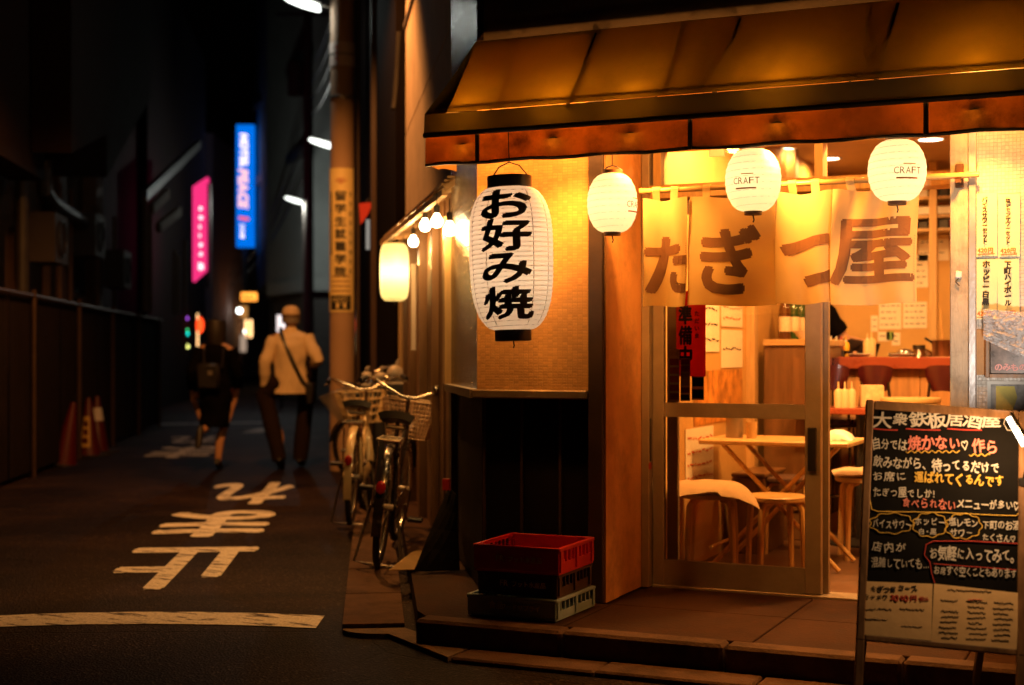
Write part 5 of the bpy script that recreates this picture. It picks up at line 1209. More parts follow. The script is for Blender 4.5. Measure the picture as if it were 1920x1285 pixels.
def person(label, loc, rz, H, K, legs=1.):
    """K: joint name -> local xyz for hips, knees, ankles, toes, shoulders, elbows, wrists"""
    t = thing('person', label, 'person', loc, rz)
    s = H / 1.70
    V = lambda *a: Vector(a) * s
    J = {}; E = []
    J['pel'] = (V(0, 0, .93), (.125 * s, .095 * s)); J['wst'] = (V(0, .0, 1.08), (.115 * s, .085 * s)); J['chs'] = (V(0, .0, 1.27), (.135 * s, .10 * s)); J['upc'] = (V(0, .0, 1.38), (.11 * s, .075 * s)); J['nk'] = (V(0, .01, 1.475), .050 * s); J['nk2'] = (V(0, .02, 1.53), .048 * s)
    E += [('pel', 'wst'), ('wst', 'chs'), ('chs', 'upc'), ('upc', 'nk'), ('nk', 'nk2')]
    for sd, p in ((-1, 'l'), (1, 'r')):
        J[p + 'hip'] = (V(sd * .09, 0, .88), .085 * s); J[p + 'kn'] = (V(*K[p + 'kn']), .055 * s * legs); J[p + 'cf'] = (V(*K[p + 'kn']).lerp(V(*K[p + 'an']), .35), .056 * s * legs); J[p + 'an'] = (V(*K[p + 'an']), .036 * s); J[p + 'ft'] = (V(*K[p + 'ft']), (.036 * s, .028 * s))
        E += [('pel', p + 'hip'), (p + 'hip', p + 'kn'), (p + 'kn', p + 'cf'), (p + 'cf', p + 'an'), (p + 'an', p + 'ft')]
        J[p + 'sh'] = (V(sd * .175, -.005, 1.395), .055 * s); J[p + 'el'] = (V(*K[p + 'el']), .040 * s); J[p + 'fa'] = (V(*K[p + 'el']).lerp(V(*K[p + 'wr']), .3), .040 * s); J[p + 'wr'] = (V(*K[p + 'wr']), .026 * s)
        E += [('upc', p + 'sh'), (p + 'sh', p + 'el'), (p + 'el', p + 'fa'), (p + 'fa', p + 'wr')]
        hand(J, E, J[p + 'wr'][0], V(*K[p + 'wr']) - V(*K[p + 'el']), sd, p)
    # rename helper keys for hands: joints 'lwr'/'rwr' already exist
    vs, fs = skin_body('body', J, E, m_skin, t)
    b = B(); b.add(vs, fs); head_shape(b, V(0, .025, 1.605), .112 * s)
    b.build('body', m_skin, t, True, local=True)
    return t, V, J
def sleeve(b, pts, rads, n=12, wr=.006, seed=0):
    k = []
    rr = []
    for i in range(len(pts) - 1):
        for j in range(5): f = j / 5; k.append(Vector(pts[i]).lerp(Vector(pts[i + 1]), f)); rr.append(rads[i] + (rads[i + 1] - rads[i]) * f + wr * math.sin((i * 5 + j) * 2.1 + seed))
    k.append(Vector(pts[-1])); rr.append(rads[-1]); b.tube(k, rr, n)
def torso(b, V, rings, n=22, wr=.008):
    n0 = len(b.v); fine = []
    for a_, c_ in zip(rings, rings[1:]): fine += [tuple(p + (q - p) * k / 4 for p, q in zip(a_, c_)) for k in range(4)]
    fine.append(rings[-1]); b.loft([(V(0, y, z), V(w, 0, 0), V(0, d, 0)) for z, w, d, y in fine], 40)
    for i in range(n0, len(b.v)):
        p = b.v[i]; q = noise.noise(Vector((p.x * 7, p.y * 7, p.z * 5))) + .55 * noise.noise(Vector((p.x * 22, p.y * 22, p.z * 9 + p.x * 12))); p += Vector((p.x, p.y, 0)).normalized() * q * wr * 3 if (p.x or p.y) else Vector()
def shoe(t, an, ft, m, s, name='shoe'):
    d = (ft - an); d.z = 0; d = d.normalized() if d.length > .01 else Vector((0, 1, 0)); x = Vector((d.y, -d.x, 0))
    pit = (ft - an).normalized(); up = x.cross(pit).normalized(); up = -up if up.z < 0 and abs(pit.z) < .9 else up
    heel = an - pit * .05 * s; b = B(); rings = []
    for f, w, h in ((-.02, .026, .03), (.02, .036, .05), (.08, .040, .048), (.15, .045, .036), (.21, .042, .028), (.25, .028, .018)):
        rings.append((heel + pit * f * s, x * w * s, up * h * s))
    b.loft(rings, 14); b.build(name, m, t, True, local=True)
# ---- man in a cap, walking away
dirW = hd(R(2)); 
pm = ground(545, 879); Km = {'lkn': (-.10, .03, .49), 'lan': (-.10, -.13, .10), 'lft': (-.10, -.02, .045), 'rkn': (.10, .10, .49), 'ran': (.09, .10, .085), 'rft': (.09, .25, .035), 'lel': (-.265, -.06, 1.12), 'lwr': (-.275, .02, .87), 'rel': (.30, -.10, 1.16), 'rwr': (.20, .16, 1.10)}
tm_, V, J = person('person in a beige jacket and cap walking away with a shoulder bag', pm, dirW - math.pi / 2, 1.71, Km, .7)
m_jak = mat('beige_jacket', (.74, .56, .34), rough=.85, var=.08, scale=8, bump=.3, bscale=40); m_tro = mat('dark_trousers', (.018, .010, .008), spec=.1, rough=.95, var=.15, bump=.2); m_cap2 = mat('tan_cap', (.64, .46, .27), rough=.85, var=.08, bump=.2, bscale=120); m_sho = mat('dark_shoe', (.02, .015, .013), rough=.5, var=.1, bump=0)
b = B(); torso(b, V, [(.80, .185, .14, -.01), (.83, .188, .142, -.01), (.95, .18, .135, -.01), (1.08, .175, .13, 0), (1.2, .185, .135, -.005), (1.32, .205, .135, -.01), (1.40, .195, .115, -.01), (1.445, .14, .09, 0), (1.475, .075, .07, .005), (1.49, .062, .062, .01)])
for p, sd in (('l', -1), ('r', 1)): sleeve(b, [V(sd * .165, -.005, 1.385), J[p + 'el'][0], J[p + 'el'][0].lerp(J[p + 'wr'][0], .92)], [.082, .066, .052], seed=sd)
jk = b.build('jacket', m_jak, tm_, True, local=True)
B().loft([(V(0, .012, 1.47), V(.068, 0, 0), V(0, .066, 0)), (V(0, .012, 1.515), V(.060, 0, .0), V(0, .060, 0))], 18, False).build('collar', m_jak, jk, True, local=True)
b = B()
for p, sd in (('l', -1), ('r', 1)): sleeve(b, [V(sd * .085, 0, .93), J[p + 'kn'][0], J[p + 'an'][0] + V(0, 0, .0)], [.122, .098, .078], seed=sd * 2)
b.build('trousers', m_tro, tm_, True, local=True)
for p in 'lr': shoe(tm_, J[p + 'an'][0], J[p + 'ft'][0], m_sho, 1)
hc = V(0, .025, 1.605)
cp = B(); cp.grid(lambda u, v: hc + Vector((math.cos(u * 2 * math.pi) * .100 * math.cos(v * 1.5) ** .7, math.sin(u * 2 * math.pi) * .122 * math.cos(v * 1.5) ** .7, .022 + .108 * math.sin(v * 1.571))), 24, 8)
cp = cp.build('cap', m_cap2, tm_, True, local=True)
B().sheet(lambda u, v: hc + Vector(((u - .5) * .16, .10 + .085 * v * (1 - (2 * u - 1) ** 2 * .5), .028 - .02 * v)), 8, 4, .004).build('peak', m_cap2, cp, True, local=True)
B().loft([(hc + Vector((0, 0, .004)), Vector((.101, 0, 0)), Vector((0, .122, 0))), (hc + Vector((0, 0, .032)), Vector((.103, 0, 0)), Vector((0, .124, 0)))], 24, False).build('cap_band', mat('cap_band', (.16, .09, .05), var=.1, bump=0), cp, True, local=True)
m_hair = mat('dark_hair', (.02, .014, .011), rough=.5, var=.2, scale=30, bump=.4, bscale=90)
B().grid(lambda u, v: hc + Vector((math.cos(math.pi + u * math.pi) * .096, math.sin(math.pi + u * math.pi) * .118, -.06 + .07 * v)), 14, 4).build('hair', mat('grey_hair', (.22, .18, .15), rough=.6, var=.3, scale=40, bump=.3), tm_, True, local=True)
# shoulder bag worn across the back
sb = thing('shoulder_bag', 'dark shoulder bag worn across the beige jacket', 'bag', pm, rot=(0, 0, dirW - math.pi / 2))
B().tube([V(-.10, .10, 1.45), V(-.105, 0, 1.49), V(-.085, -.10, 1.43), V(-.02, -.155, 1.28), V(.06, -.155, 1.10), V(.13, -.14, .95), V(.19, -.08, .85)], (.020), 6).build('strap', m_vin, sb, True, local=True)
B().box(V(.215, -.01, .80), (.09, .30, .24), bev=.025).build('bag_body', m_vin, sb, True, local=True)
# ---- woman in black, mid-stride
pw = ground(404, 882); Kw = {'lkn': (-.07, .08, .50), 'lan': (-.12, -.30, .46), 'lft': (-.13, -.36, .33), 'rkn': (.05, .06, .50), 'ran': (.03, -.02, .085), 'rft': (.03, .12, .035), 'lel': (-.25, -.10, 1.13), 'lwr': (-.28, .05, .93), 'rel': (.25, .02, 1.12), 'rwr': (.22, .18, .95)}
tw, V, J = person('person in black top and skirt striding away with bare calves', pw, dirW - math.pi / 2, 1.56, Kw)
m_blkc = mat('black_cloth', (.003, .002, .002), spec=.05, rough=.95, var=.2, bump=.2)
b = B(); torso(b, V, [(.90, .175, .135, 0), (1.0, .165, .13, 0), (1.1, .15, .12, 0), (1.22, .165, .125, 0), (1.34, .19, .125, 0), (1.41, .17, .10, 0), (1.46, .10, .075, 0), (1.5, .06, .06, .01)])
for p, sd in (('l', -1), ('r', 1)): sleeve(b, [V(sd * .16, 0, 1.385), J[p + 'el'][0], J[p + 'el'][0].lerp(J[p + 'wr'][0], .9)], [.078, .062, .048], seed=sd)
b.build('top', m_blkc, tw, True, local=True)
b = B(); torso(b, V, [(.50, .155, .17, .02), (.6, .165, .165, .02), (.75, .175, .155, .01), (.88, .18, .14, 0), (.98, .16, .13, 0)], wr=.012); b.build('skirt', m_blkc, tw, True, local=True)
for p in 'lr': shoe(tw, J[p + 'an'][0], J[p + 'ft'][0], m_sho, .92)
hc = V(0, .025, 1.605)
B().grid(lambda u, v: hc + Vector((math.cos(math.pi * .93 + u * math.pi * 1.14) * .108 * math.cos((v - .55) * 1.2), math.sin(math.pi * .93 + u * math.pi * 1.14) * .125 * math.cos((v - .55) * 1.2), -.17 + .30 * v)) if v < .99 else hc + Vector((0, -.02, .135)), 18, 12).build('hair', m_hair, tw, True, local=True)
hb_ = thing('handbag', 'black handbag with a pale clasp on the back of the person in the skirt', 'bag', pw, rot=(0, 0, dirW - math.pi / 2))
B().box(V(-.05, -.19, 1.08), (.24, .09, .28), bev=.03).build('bag_body', m_vin, hb_, True, local=True); B().box(V(-.02, -.24, 1.12), (.05, .006, .05), bev=.002).build('clasp', m_steel, hb_, local=True)
for s in (-1, 1): B().tube([V(s * .10, -.16, 1.18), V(s * .11, -.14, 1.36), V(s * .10, -.02, 1.44), V(s * .10, .10, 1.36)], .012, 6).build('strap', m_vin, hb_, local=True)
# ---- cook behind the bar
pk = atD(1512, 600, 9.62); pk.z = F0
Kk = {'lkn': (-.10, .04, .49), 'lan': (-.10, .0, .085), 'lft': (-.10, .14, .035), 'rkn': (.10, .04, .49), 'ran': (.10, 0, .085), 'rft': (.10, .14, .035), 'lel': (-.30, .08, 1.18), 'lwr': (-.16, .34, 1.16), 'rel': (.29, .10, 1.16), 'rwr': (.18, .34, 1.12)}
tk, V, J = person('person in a dark shirt cooking behind the bar counter', pk, R(-118), 1.72, Kk, .7)
b = B(); torso(b, V, [(.88, .175, .135, 0), (1.0, .17, .13, 0), (1.2, .18, .13, 0), (1.34, .20, .13, 0), (1.41, .18, .105, 0), (1.46, .11, .08, 0), (1.49, .06, .06, .01)])
for p, sd in (('l', -1), ('r', 1)): sleeve(b, [V(sd * .16, 0, 1.385), V(sd * .16, 0, 1.385).lerp(J[p + 'el'][0], .75)], [.08, .068], seed=sd)
b.build('shirt', m_blkc, tk, True, local=True)
b = B()
for p, sd in (('l', -1), ('r', 1)): sleeve(b, [V(sd * .085, 0, .93), J[p + 'kn'][0], J[p + 'an'][0]], [.11, .085, .07])
b.build('trousers', m_tro, tk, True, local=True)
for p in 'lr': shoe(tk, J[p + 'an'][0], J[p + 'ft'][0], m_sho, 1)
hc = V(0, .025, 1.605); B().grid(lambda u, v: hc + Vector((math.cos(u * 2 * math.pi) * .096 * math.cos(v * 1.5) ** .6, (math.sin(u * 2 * math.pi) * .118) * math.cos(v * 1.5) ** .6 - .006, .03 + .108 * math.sin(v * 1.571))), 20, 8).build('hair', m_hair, tk, True, local=True)
# ================================================================== STREET FURNITURE
m_pole = mat('pole_concrete', (.42, .27, .17), rough=.75, var=.12, scale=5, bump=.2, bscale=60, grime=.3)
def upole(name, lab, px, D, r, h=9.5):
    g = atD(px, 0, D); t = thing(name, lab, 'pole', (g.x, g.y, 0)); return t, Vector((g.x, g.y, 0)), r
m_lamp = emit('white_street_lamp', (.95, 1, .92), 3.5); m_hous = mat('lamp_housing', (.25, .24, .22), rough=.5, metal=.4, var=.1, bump=0)
def street_lamp(lab, px, py, D, wpx, root, energy, mm=None, col=(.95, 1, .90)):
    c = atD(px, py, D); L_ = wpx / F * D
    t = thing('street_lamp', lab, 'lamp', c, group='street lamps down the alley')
    u = (RGT - UP * .28).normalized(); d = FWD
    lens = B(); rings = []
    for f, w, h in ((-.5, .02, .01), (-.38, .16, .09), (0, .24, .15), (.35, .24, .15), (.48, .2, .12), (.5, .05, .03)):
        rings.append((c + u * L_ * f, d * w * L_, UP * h * L_ * .8))
    lens.loft(rings, 14).build('lens', mm or m_lamp, t, True)
    B().loft([(c + u * L_ * f + UP * L_ * .12, d * L_ * w, UP * L_ * .07) for f, w in ((-.42, .08), (-.2, .2), (.3, .24), (.52, .18))], 12).build('housing', m_hous, t, True)
    B().tube([c + u * L_ * .5 + UP * L_ * .1, c + u * L_ * .9 + UP * L_ * .12, root], .022, 8).build('arm', m_hous, t)
    if energy: lamp('POINT', 'street_lamp_light', c - UP * L_ * .28, energy, col, t, size=.08)
    return t
# near utility pole with its wrapped advertisement
DP = 15.0; g = atD(642, 0, DP); PX = Vector((g.x, g.y, 0)); pr = 45 / F * DP / 2
t = thing('utility_pole', 'concrete utility pole with a yellow vertical advertisement plate', 'pole', PX)
B().lathe([(pr * 1.06, 0), (pr, 3), (pr * .93, 8), (.001, 8)], PX, 28).build('shaft', m_pole, t, True)
m_sbk0 = mat('dark_conduit', (.04, .022, .015), rough=.7)
zA, zB = atD(642, 586, DP).z, atD(642, 318, DP).z
def wrap(a0, a1, z0, z1, off): 
    base = math.atan2(-FWD.y, -FWD.x)
    return lambda u, v: PX + Vector((math.cos(base + a0 + (a1 - a0) * u) * (pr + off), math.sin(base + a0 + (a1 - a0) * u) * (pr + off), z0 + (z1 - z0) * v))
m_ad = mat('yellow_ad_plate', (.90, .70, .30), rough=.45, var=.05, bump=0); m_adk = mat('ad_black', (.02, .018, .016), rough=.5, var=.1, bump=0); m_adr = mat('ad_red', (.45, .05, .02), rough=.5, bump=0)
ad = B().grid(wrap(-1.55, 1.15, zA, zB, .010), 24, 4).build('advert_plate', m_ad, t, True)
fw_ = lambda x, y, l: wrap(0, 1, 0, 1, .010 + l)(x / pr, y)
b = B()
for k, ch in enumerate('留学生就職学院'):
    z1 = atD(640, 361 + k * 23.5, DP).z; z0 = atD(640, 379 + k * 23.5, DP).z
    put(b, ch, boxed(ch, -.055, .045, z0, z1, fw_, lift=.003), bold=.035, cut=.25)
b.build('lettering', m_adk, ad); b = B()
for k, ch in enumerate('東京留学生就職学院'):
    z1 = atD(640, 362 + k * 18, DP).z; z0 = atD(640, 371 + k * 18, DP).z
    put(b, ch, boxed(ch, .082, .112, z0, z1, fw_, lift=.003), cut=.5)
b.build('lettering', m_adk, ad)
B().grid(lambda u, v: fw_(-.118 + .02 * u, atD(640, 480, DP).z + v * (atD(640, 362, DP).z - atD(640, 480, DP).z), .003), 3, 2).build('black_bar', m_adk, ad)
B().grid(lambda u, v: fw_(-.115 + .215 * u, atD(640, 582, DP).z + v * (atD(640, 555, DP).z - atD(640, 582, DP).z), .003), 10, 2).build('black_panel', m_adk, ad)
b = B(); 
for k, ch in enumerate('1-1'): put(b, ch, boxed(ch, -.045 + k * .035, -.02 + k * .035 , atD(640, 579, DP).z if ch == '1' else atD(640, 572, DP).z, atD(640, 569, DP).z if ch == '1' else atD(640, 571, DP).z, fw_, lift=.005))
b.build('lettering', m_ad, ad); b = B()
for k, ch in enumerate('相談窓口'): put(b, ch, boxed(ch, -.085 + k * .04, -.055 + k * .04, atD(640, 567, DP).z, atD(640, 558, DP).z, fw_, lift=.005))
b.build('lettering', m_ad, ad)
b = B()
for k in range(5):
    a = -.9 + k * .45; cz2 = atD(640, 348, DP).z
    P = [(.0, 0), (math.sin(a - .12) * .05, math.cos(a - .12) * .05), (math.sin(a) * .085, math.cos(a) * .085), (math.sin(a + .12) * .05, math.cos(a + .12) * .05)]
    b.add([fw_(x, cz2 + y, .003) for x, y in P], [[0, 1, 2, 3]])
b.build('leaf_emblem', m_adr, ad)
b = B()
for k in range(4): b.grid(lambda u, v: fw_(-.10 + .19 * u, atD(640, 548 - k * 9, DP).z + v * .012, .003), 6, 1)
b.build('small_print', mat('ad_brown', (.35, .16, .06), bump=0), ad)
zq, zr2 = atD(642, 127, DP).z, atD(642, 83, DP).z
st_ = B().grid(wrap(-1.5, 1.5, zq, zr2, .006), 20, 2).build('paper_band', mat('grey_pink_paper', (.62, .50, .44), rough=.7, var=.1), t, True)
b = B(); 
for k in range(3): b.grid(lambda u, v: wrap(-.45, -.25, zq + .05 + k * .06, zq + .09 + k * .06, .009)(u, v), 3, 1)
b.build('red_mark', m_adr, st_)
for z in (4.35, 3.9): B().lathe([(pr + .004, z), (pr + .008, z + .01), (pr + .008, z + .03), (pr + .004, z + .04)], PX, 24).build('steel_strap', m_steel, t, True)
B().tube([PX + RGT * (pr + .04) + UP * z for z in (0.2, 1.5, 2.75, 5, 8)], .022, 8).build('conduit', m_sbk0, t)
B().tube([PX + RGT * (pr + .02) + UP * 2.9, PX + RGT * .22 + UP * 2.62, PX + RGT * .38 + UP * 2.68, PX + RGT * .50 + UP * 2.78], .012, 6).build('drop_cable', m_blk, t)
street_lamp('nearest street lamp on the concrete pole with the yellow plate', 566, 6, DP, 72, PX + UP * 4.9, 12)
street_lamp('second street lamp half hidden behind the pole with the yellow plate', 601, 268, 25.0, 48, atD(645, 262, 25.0), 9)
street_lamp('third street lamp in front of the grey lit building', 550, 375, 35.0, 34, atD(577, 372, 35.0), 120)
street_lamp('small distant lamp beside the pink sign', 384, 484, 60, 20, atD(397, 482, 60.), 30)
m_dpole = mat('dark_pole', (.10, .08, .07), rough=.7, var=.15)
for px, D, r_, lab in ((652, 25.0, .15, 'dark utility pole directly behind the concrete pole'), (578, 35.0, .13, 'thin utility pole against the grey lit building'), (403, 58, .17, 'distant utility pole beside the pink sign')):
    g = atD(px, 0, D); P0 = Vector((g.x, g.y, 0)); t = thing('utility_pole', lab, 'pole', P0)
    B().lathe([(r_ * 1.1, 0), (r_, 4), (r_ * .8, 11), (.001, 11)], P0, 16).build('shaft', m_dpole, t, True)
    B().beam(P0 + UP * 9.6 - RGT * .8, P0 + UP * 9.6 + RGT * .8, .08, .08).build('crossarm', m_dpole, t); B().lathe([(.2, 7.6), (.22, 8.4), (.05, 8.5)], P0 - RGT * .3, 12).build('transformer', m_dpole, t)
def cable(a, c, sag_, lab, r_=.012):
    P_ = [a.lerp(c, i / 24) - UP * sag_ * 4 * (i / 24) * (1 - i / 24) for i in range(25)]
    t = B().tube(P_, r_, 5).build('overhead_cable', m_blk); tag(t, lab, 'cable', 'overhead cables')
g2 = atD(652, 0, 25.); g3 = atD(578, 0, 35.); g4 = atD(403, 0, 58.)
for z, w_ in ((7.4, 'highest'), (7.0, 'second highest'), (6.6, 'third highest'), (6.2, 'lowest')): cable(PX + UP * z, Vector((g2.x, g2.y, z + .8)), .35, w_ + ' black cable from the concrete pole to the pole behind it'); cable(Vector((g2.x, g2.y, z + .8)), Vector((g3.x, g3.y, z + .9)), .4, w_ + ' black cable reaching the thin pole by the grey building')
for z, w_ in ((5.2, 'lowest'), (5.6, 'middle'), (6., 'highest')): cable(Vector((g3.x, g3.y, z + .6)), Vector((g4.x, g4.y, z - 1.2)), .9, w_ + ' black cable sagging from the thin pole to the distant pole', .02)
cable(atD(748, 60, 11.95), atD(737, 205, 11.8), .12, 'black loose cable dangling from the dark house wall', .02)

# red pennant on the pole and pale tube
t = thing('red_pennant', 'small red glowing pennant behind the concrete pole', 'sign', atD(684, 425, 14.4)); 
B().add([atD(673, 382, 14.4), atD(700, 379, 14.4), atD(690, 402, 14.4), atD(676, 422, 14.4), atD(673, 382, 14.46), atD(700, 379, 14.46), atD(690, 402, 14.46), atD(676, 422, 14.46)], [[0, 1, 2, 3], [7, 6, 5, 4], [0, 4, 5, 1], [1, 5, 6, 2], [2, 6, 7, 3], [3, 7, 4, 0]]).build('panel', emit('red_emissive_panel', (1, .045, .01), .55), t)  # lit look of the pennant is put in as emission
B().tube([atD(686, 380, 14.43), atD(692, 372, 14.9)], .012, 6).build('bracket', m_sbk0, t)
t = thing('wall_tube', 'dim vertical tube lamp on the dark wall behind the pole', 'lamp', atD(690, 470, 14.7)); B().tube([atD(690, 412, 14.7), atD(690, 468, 14.7)], .022, 8).build('tube', emit('dim_tube', (.8, .72, .62), .35), t)

# assumed amber lamp, out of view, added to light road, walkers and pole
wl = thing('assumed_wall_lamp', 'assumed amber lamp on a bracket high on the pub side wall', 'lamp', sw(4.8, 5.1, 0))
wc = sw(4.8, 5.0, 1.05)
B().tube([sw(4.8, 4.9, 0), sw(4.8, 5.18, .5), wc + UP * .12], .022, 8).build('bracket', m_hous, wl)
B().lathe([(.02, .14), (.09, .10), (.17, .0), (.165, -.01), (.08, .08)], wc, 24).build('shade', m_hous, wl, True)
B().ball(wc + UP * .01, .06, 14, 10).build('glass_globe', emit('assumed_amber_lamp', (1, .55, .2), 20), wl, True)
lamp('SPOT', 'assumed_wall_lamp_light', wc - UP * .07, 800, (1, .38, .085), wl, size=.07, target=wc - UP * 1.0 + SWN * -.02 + SWD * .2, spot=128, blend=.4)
# cones
m_cone = mat('cone_red', (.085, .005, .0045), rough=.45, var=.2, bump=.05, grime=.3); m_cwh = mat('cone_white', (.6, .55, .5), rough=.5, var=.1, bump=0); m_cye = mat('cone_label', (.55, .33, .06), rough=.5, var=.1, bump=0)
def cone(lab, px, py, D=None, tilt=(0, 0, 0), band=True, label_=False):
    p = ground(px, py); t = thing('traffic_cone', lab, 'cone', p, rot=tilt, group='red traffic cones by the fence')
    r_ = lambda z: .15 - .118 * z / .68
    B().lathe([(r_(.025), .025), (r_(.68), .68), (.026, .7), (.001, .7)], n=20).build('cone_body', m_cone, t, True, local=True)
    B().box((0, 0, .0125), (.38, .38, .025), bev=.008).build('base_plate', mat('cone_base', (.03, .025, .022), rough=.7), t, local=True)
    if band: B().lathe([(r_(.40) + .003, .40), (r_(.56) + .003, .56)], n=20).build('reflective_band', m_cwh, t, True, local=True)
    if label_:
        a0 = math.atan2(-FWD.y, -FWD.x); pl = B().sheet(lambda u, v: Vector((math.cos(a0 + (u - .5) * .9) * (r_(.12 + .36 * v) + .006), math.sin(a0 + (u - .5) * .9) * (r_(.12 + .36 * v) + .006), .12 + .36 * v)), 6, 4, .002).build('label_plate', m_cye, t, True, local=True)
        b = B()
        for k in range(3): b.sheet(lambda u, v: Vector((math.cos(a0 + (u - .5) * .5) * (r_(.16 + .1 * k) + .011), math.sin(a0 + (u - .5) * .5) * (r_(.16 + .1 * k) + .011), .16 + .1 * k + .07 * v)), 4, 2, .001)
        b.build('label_marks', m_cone, pl, local=True)
cone('red cone with white reflective band at the front of the fence', 182, 849); cone('red cone carrying a yellow label beside the banded cone', 166, 856, label_=True, band=False)
cone('plain dull red cone leaning beside the fence', 118, 872, tilt=(R(-4), R(9), 0), band=False)

# ================================================================== LEFT SIDE OF THE STREET
LFD = adir(R(6.8)); l0 = cw(12.8, -4.61, 0); LFN = Vector((LFD.y, -LFD.x, 0))      # LFN points to the street
def lf(s, z, off=0.): return l0 + LFD * s + UP * z - LFN * off
m_fen = mat('steel_hoarding', (.011, .006, .005), rough=.8, spec=.15, var=.25, scale=3, bump=.1, grime=.4); m_fpo = mat('fence_post', (.08, .045, .028), rough=.5, metal=.4, var=.2)
fe = thing('hoarding_fence', 'tall dark corrugated hoarding fence along the street', 'fence', lf(-2, 0))
for i in range(13):
    s0_ = -4.5 + i * 1.22; b = B(); b.sheet(lambda u, v: lf(s0_ + .02 + 1.17 * u, .06 + 1.74 * v, .02 + .012 * (1 if int(u * 16) % 2 else -1)), 32, 1, .003); b.build('fence_panel', m_fen, fe)
    if i % 2 == 0: B().tube([lf(s0_ + .9, 0, -.03), lf(s0_ + .9, 1.86, -.03)], .024, 8).build('fence_post', m_fpo, fe)
B().tube([lf(-4.5, 1.80, -.03), lf(11.3, 1.80, -.03)], .018, 8).build('top_rail', m_fpo, fe)
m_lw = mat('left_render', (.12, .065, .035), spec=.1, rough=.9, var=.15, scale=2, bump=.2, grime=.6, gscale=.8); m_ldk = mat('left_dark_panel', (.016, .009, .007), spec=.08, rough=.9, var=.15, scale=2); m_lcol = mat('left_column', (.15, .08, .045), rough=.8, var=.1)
lb = thing('left_building', 'dark concrete building with overhanging upper storeys behind the hoarding', 'building', lf(0, 0, 1))
def lbox(s0_, s1_, z0, z1, o0, o1, name, m):
    return B().add([lf(s, z, o) for s in (s0_, s1_) for o in (o0, o1) for z in (z0, z1)], [[0, 1, 3, 2], [4, 6, 7, 5], [0, 4, 5, 1], [2, 3, 7, 6], [0, 2, 6, 4], [1, 5, 7, 3]]).build(name, m, lb)
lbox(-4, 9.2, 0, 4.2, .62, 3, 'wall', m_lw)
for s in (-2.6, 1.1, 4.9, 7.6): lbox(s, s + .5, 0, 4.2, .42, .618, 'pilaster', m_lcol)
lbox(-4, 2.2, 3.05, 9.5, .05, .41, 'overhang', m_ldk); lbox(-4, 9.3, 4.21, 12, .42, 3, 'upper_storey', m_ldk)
# wedge-shaped soffits
def wedge(s0_, s1_, z0, z1, z2, o0, o1): 
    B().add([lf(s0_, z0, o0), lf(s1_, z1, o0), lf(s1_, z2, o0), lf(s0_, z2, o0), lf(s0_, z0, o1), lf(s1_, z1, o1), lf(s1_, z2, o1), lf(s0_, z2, o1)], [[0, 1, 2, 3], [7, 6, 5, 4], [0, 4, 5, 1], [1, 5, 6, 2], [2, 6, 7, 3], [3, 7, 4, 0]]).build('soffit', m_ldk, lb)
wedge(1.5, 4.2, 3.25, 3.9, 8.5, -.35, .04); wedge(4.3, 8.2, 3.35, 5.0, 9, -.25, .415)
m_pipe = mat('black_pipe', (.035, .028, .025), rough=.45, var=.2)
B().tube([lf(2.3, .2, .30), lf(2.3, 3.4, .30)], .07, 12).build('drainpipe', m_pipe, lb); B().tube([lf(3.2, 3.4, .25), lf(3.2, 3.05, .25), lf(3.6, 2.98, .25), lf(6.0, 2.9, .25), lf(6.2, 2.7, .25)], .08, 12).build('drainpipe', m_pipe, lb)
lbox(-2.6, -1.0, 1.95, 2.9, .40, .415, 'shutter_box', m_ldk)
m_acu = mat('ac_unit_grey', (.05, .035, .028), rough=.7, var=.1, bump=0)
for i, (s_, z_) in enumerate(((3.0, 2.25), (5.6, 2.5), (8.0, 2.2))):
    b = B(); b.add([lf(s, z, o) for s in (s_, s_ + .75) for o in (.1, .40) for z in (z_, z_ + .55)], [[0, 1, 3, 2], [4, 6, 7, 5], [0, 4, 5, 1], [2, 3, 7, 6], [0, 2, 6, 4], [1, 5, 7, 3]])
    u_ = b.build('air_unit', m_acu, lb); B().tube([lf(s_ + .38 + .2 * math.cos(a), z_ + .28 + .2 * math.sin(a), .09) for a in [k * math.pi / 10 for k in range(20)]], .012, 5, closed=True).build('fan_guard', m_pipe, u_)
for s_ in (4.6, 5.3, 7.3, 8.8): B().tube([lf(s_, .2, .36), lf(s_, 3.3, .36)], .03, 8).build('drainpipe', m_lcol, lb)
for s_, z_ in ((-3.2, 2.1), (.0, 2.2), (6.6, 2.0)):
    f_ = lbox(s_, s_ + .9, z_, z_ + .8, .56, .61, 'window_frame', m_lcol); lbox(s_ + .06, s_ + .84, z_ + .06, z_ + .74, .545, .555, 'window_pane', mat('black_pane', (.01, .01, .012), rough=.15, bump=0))
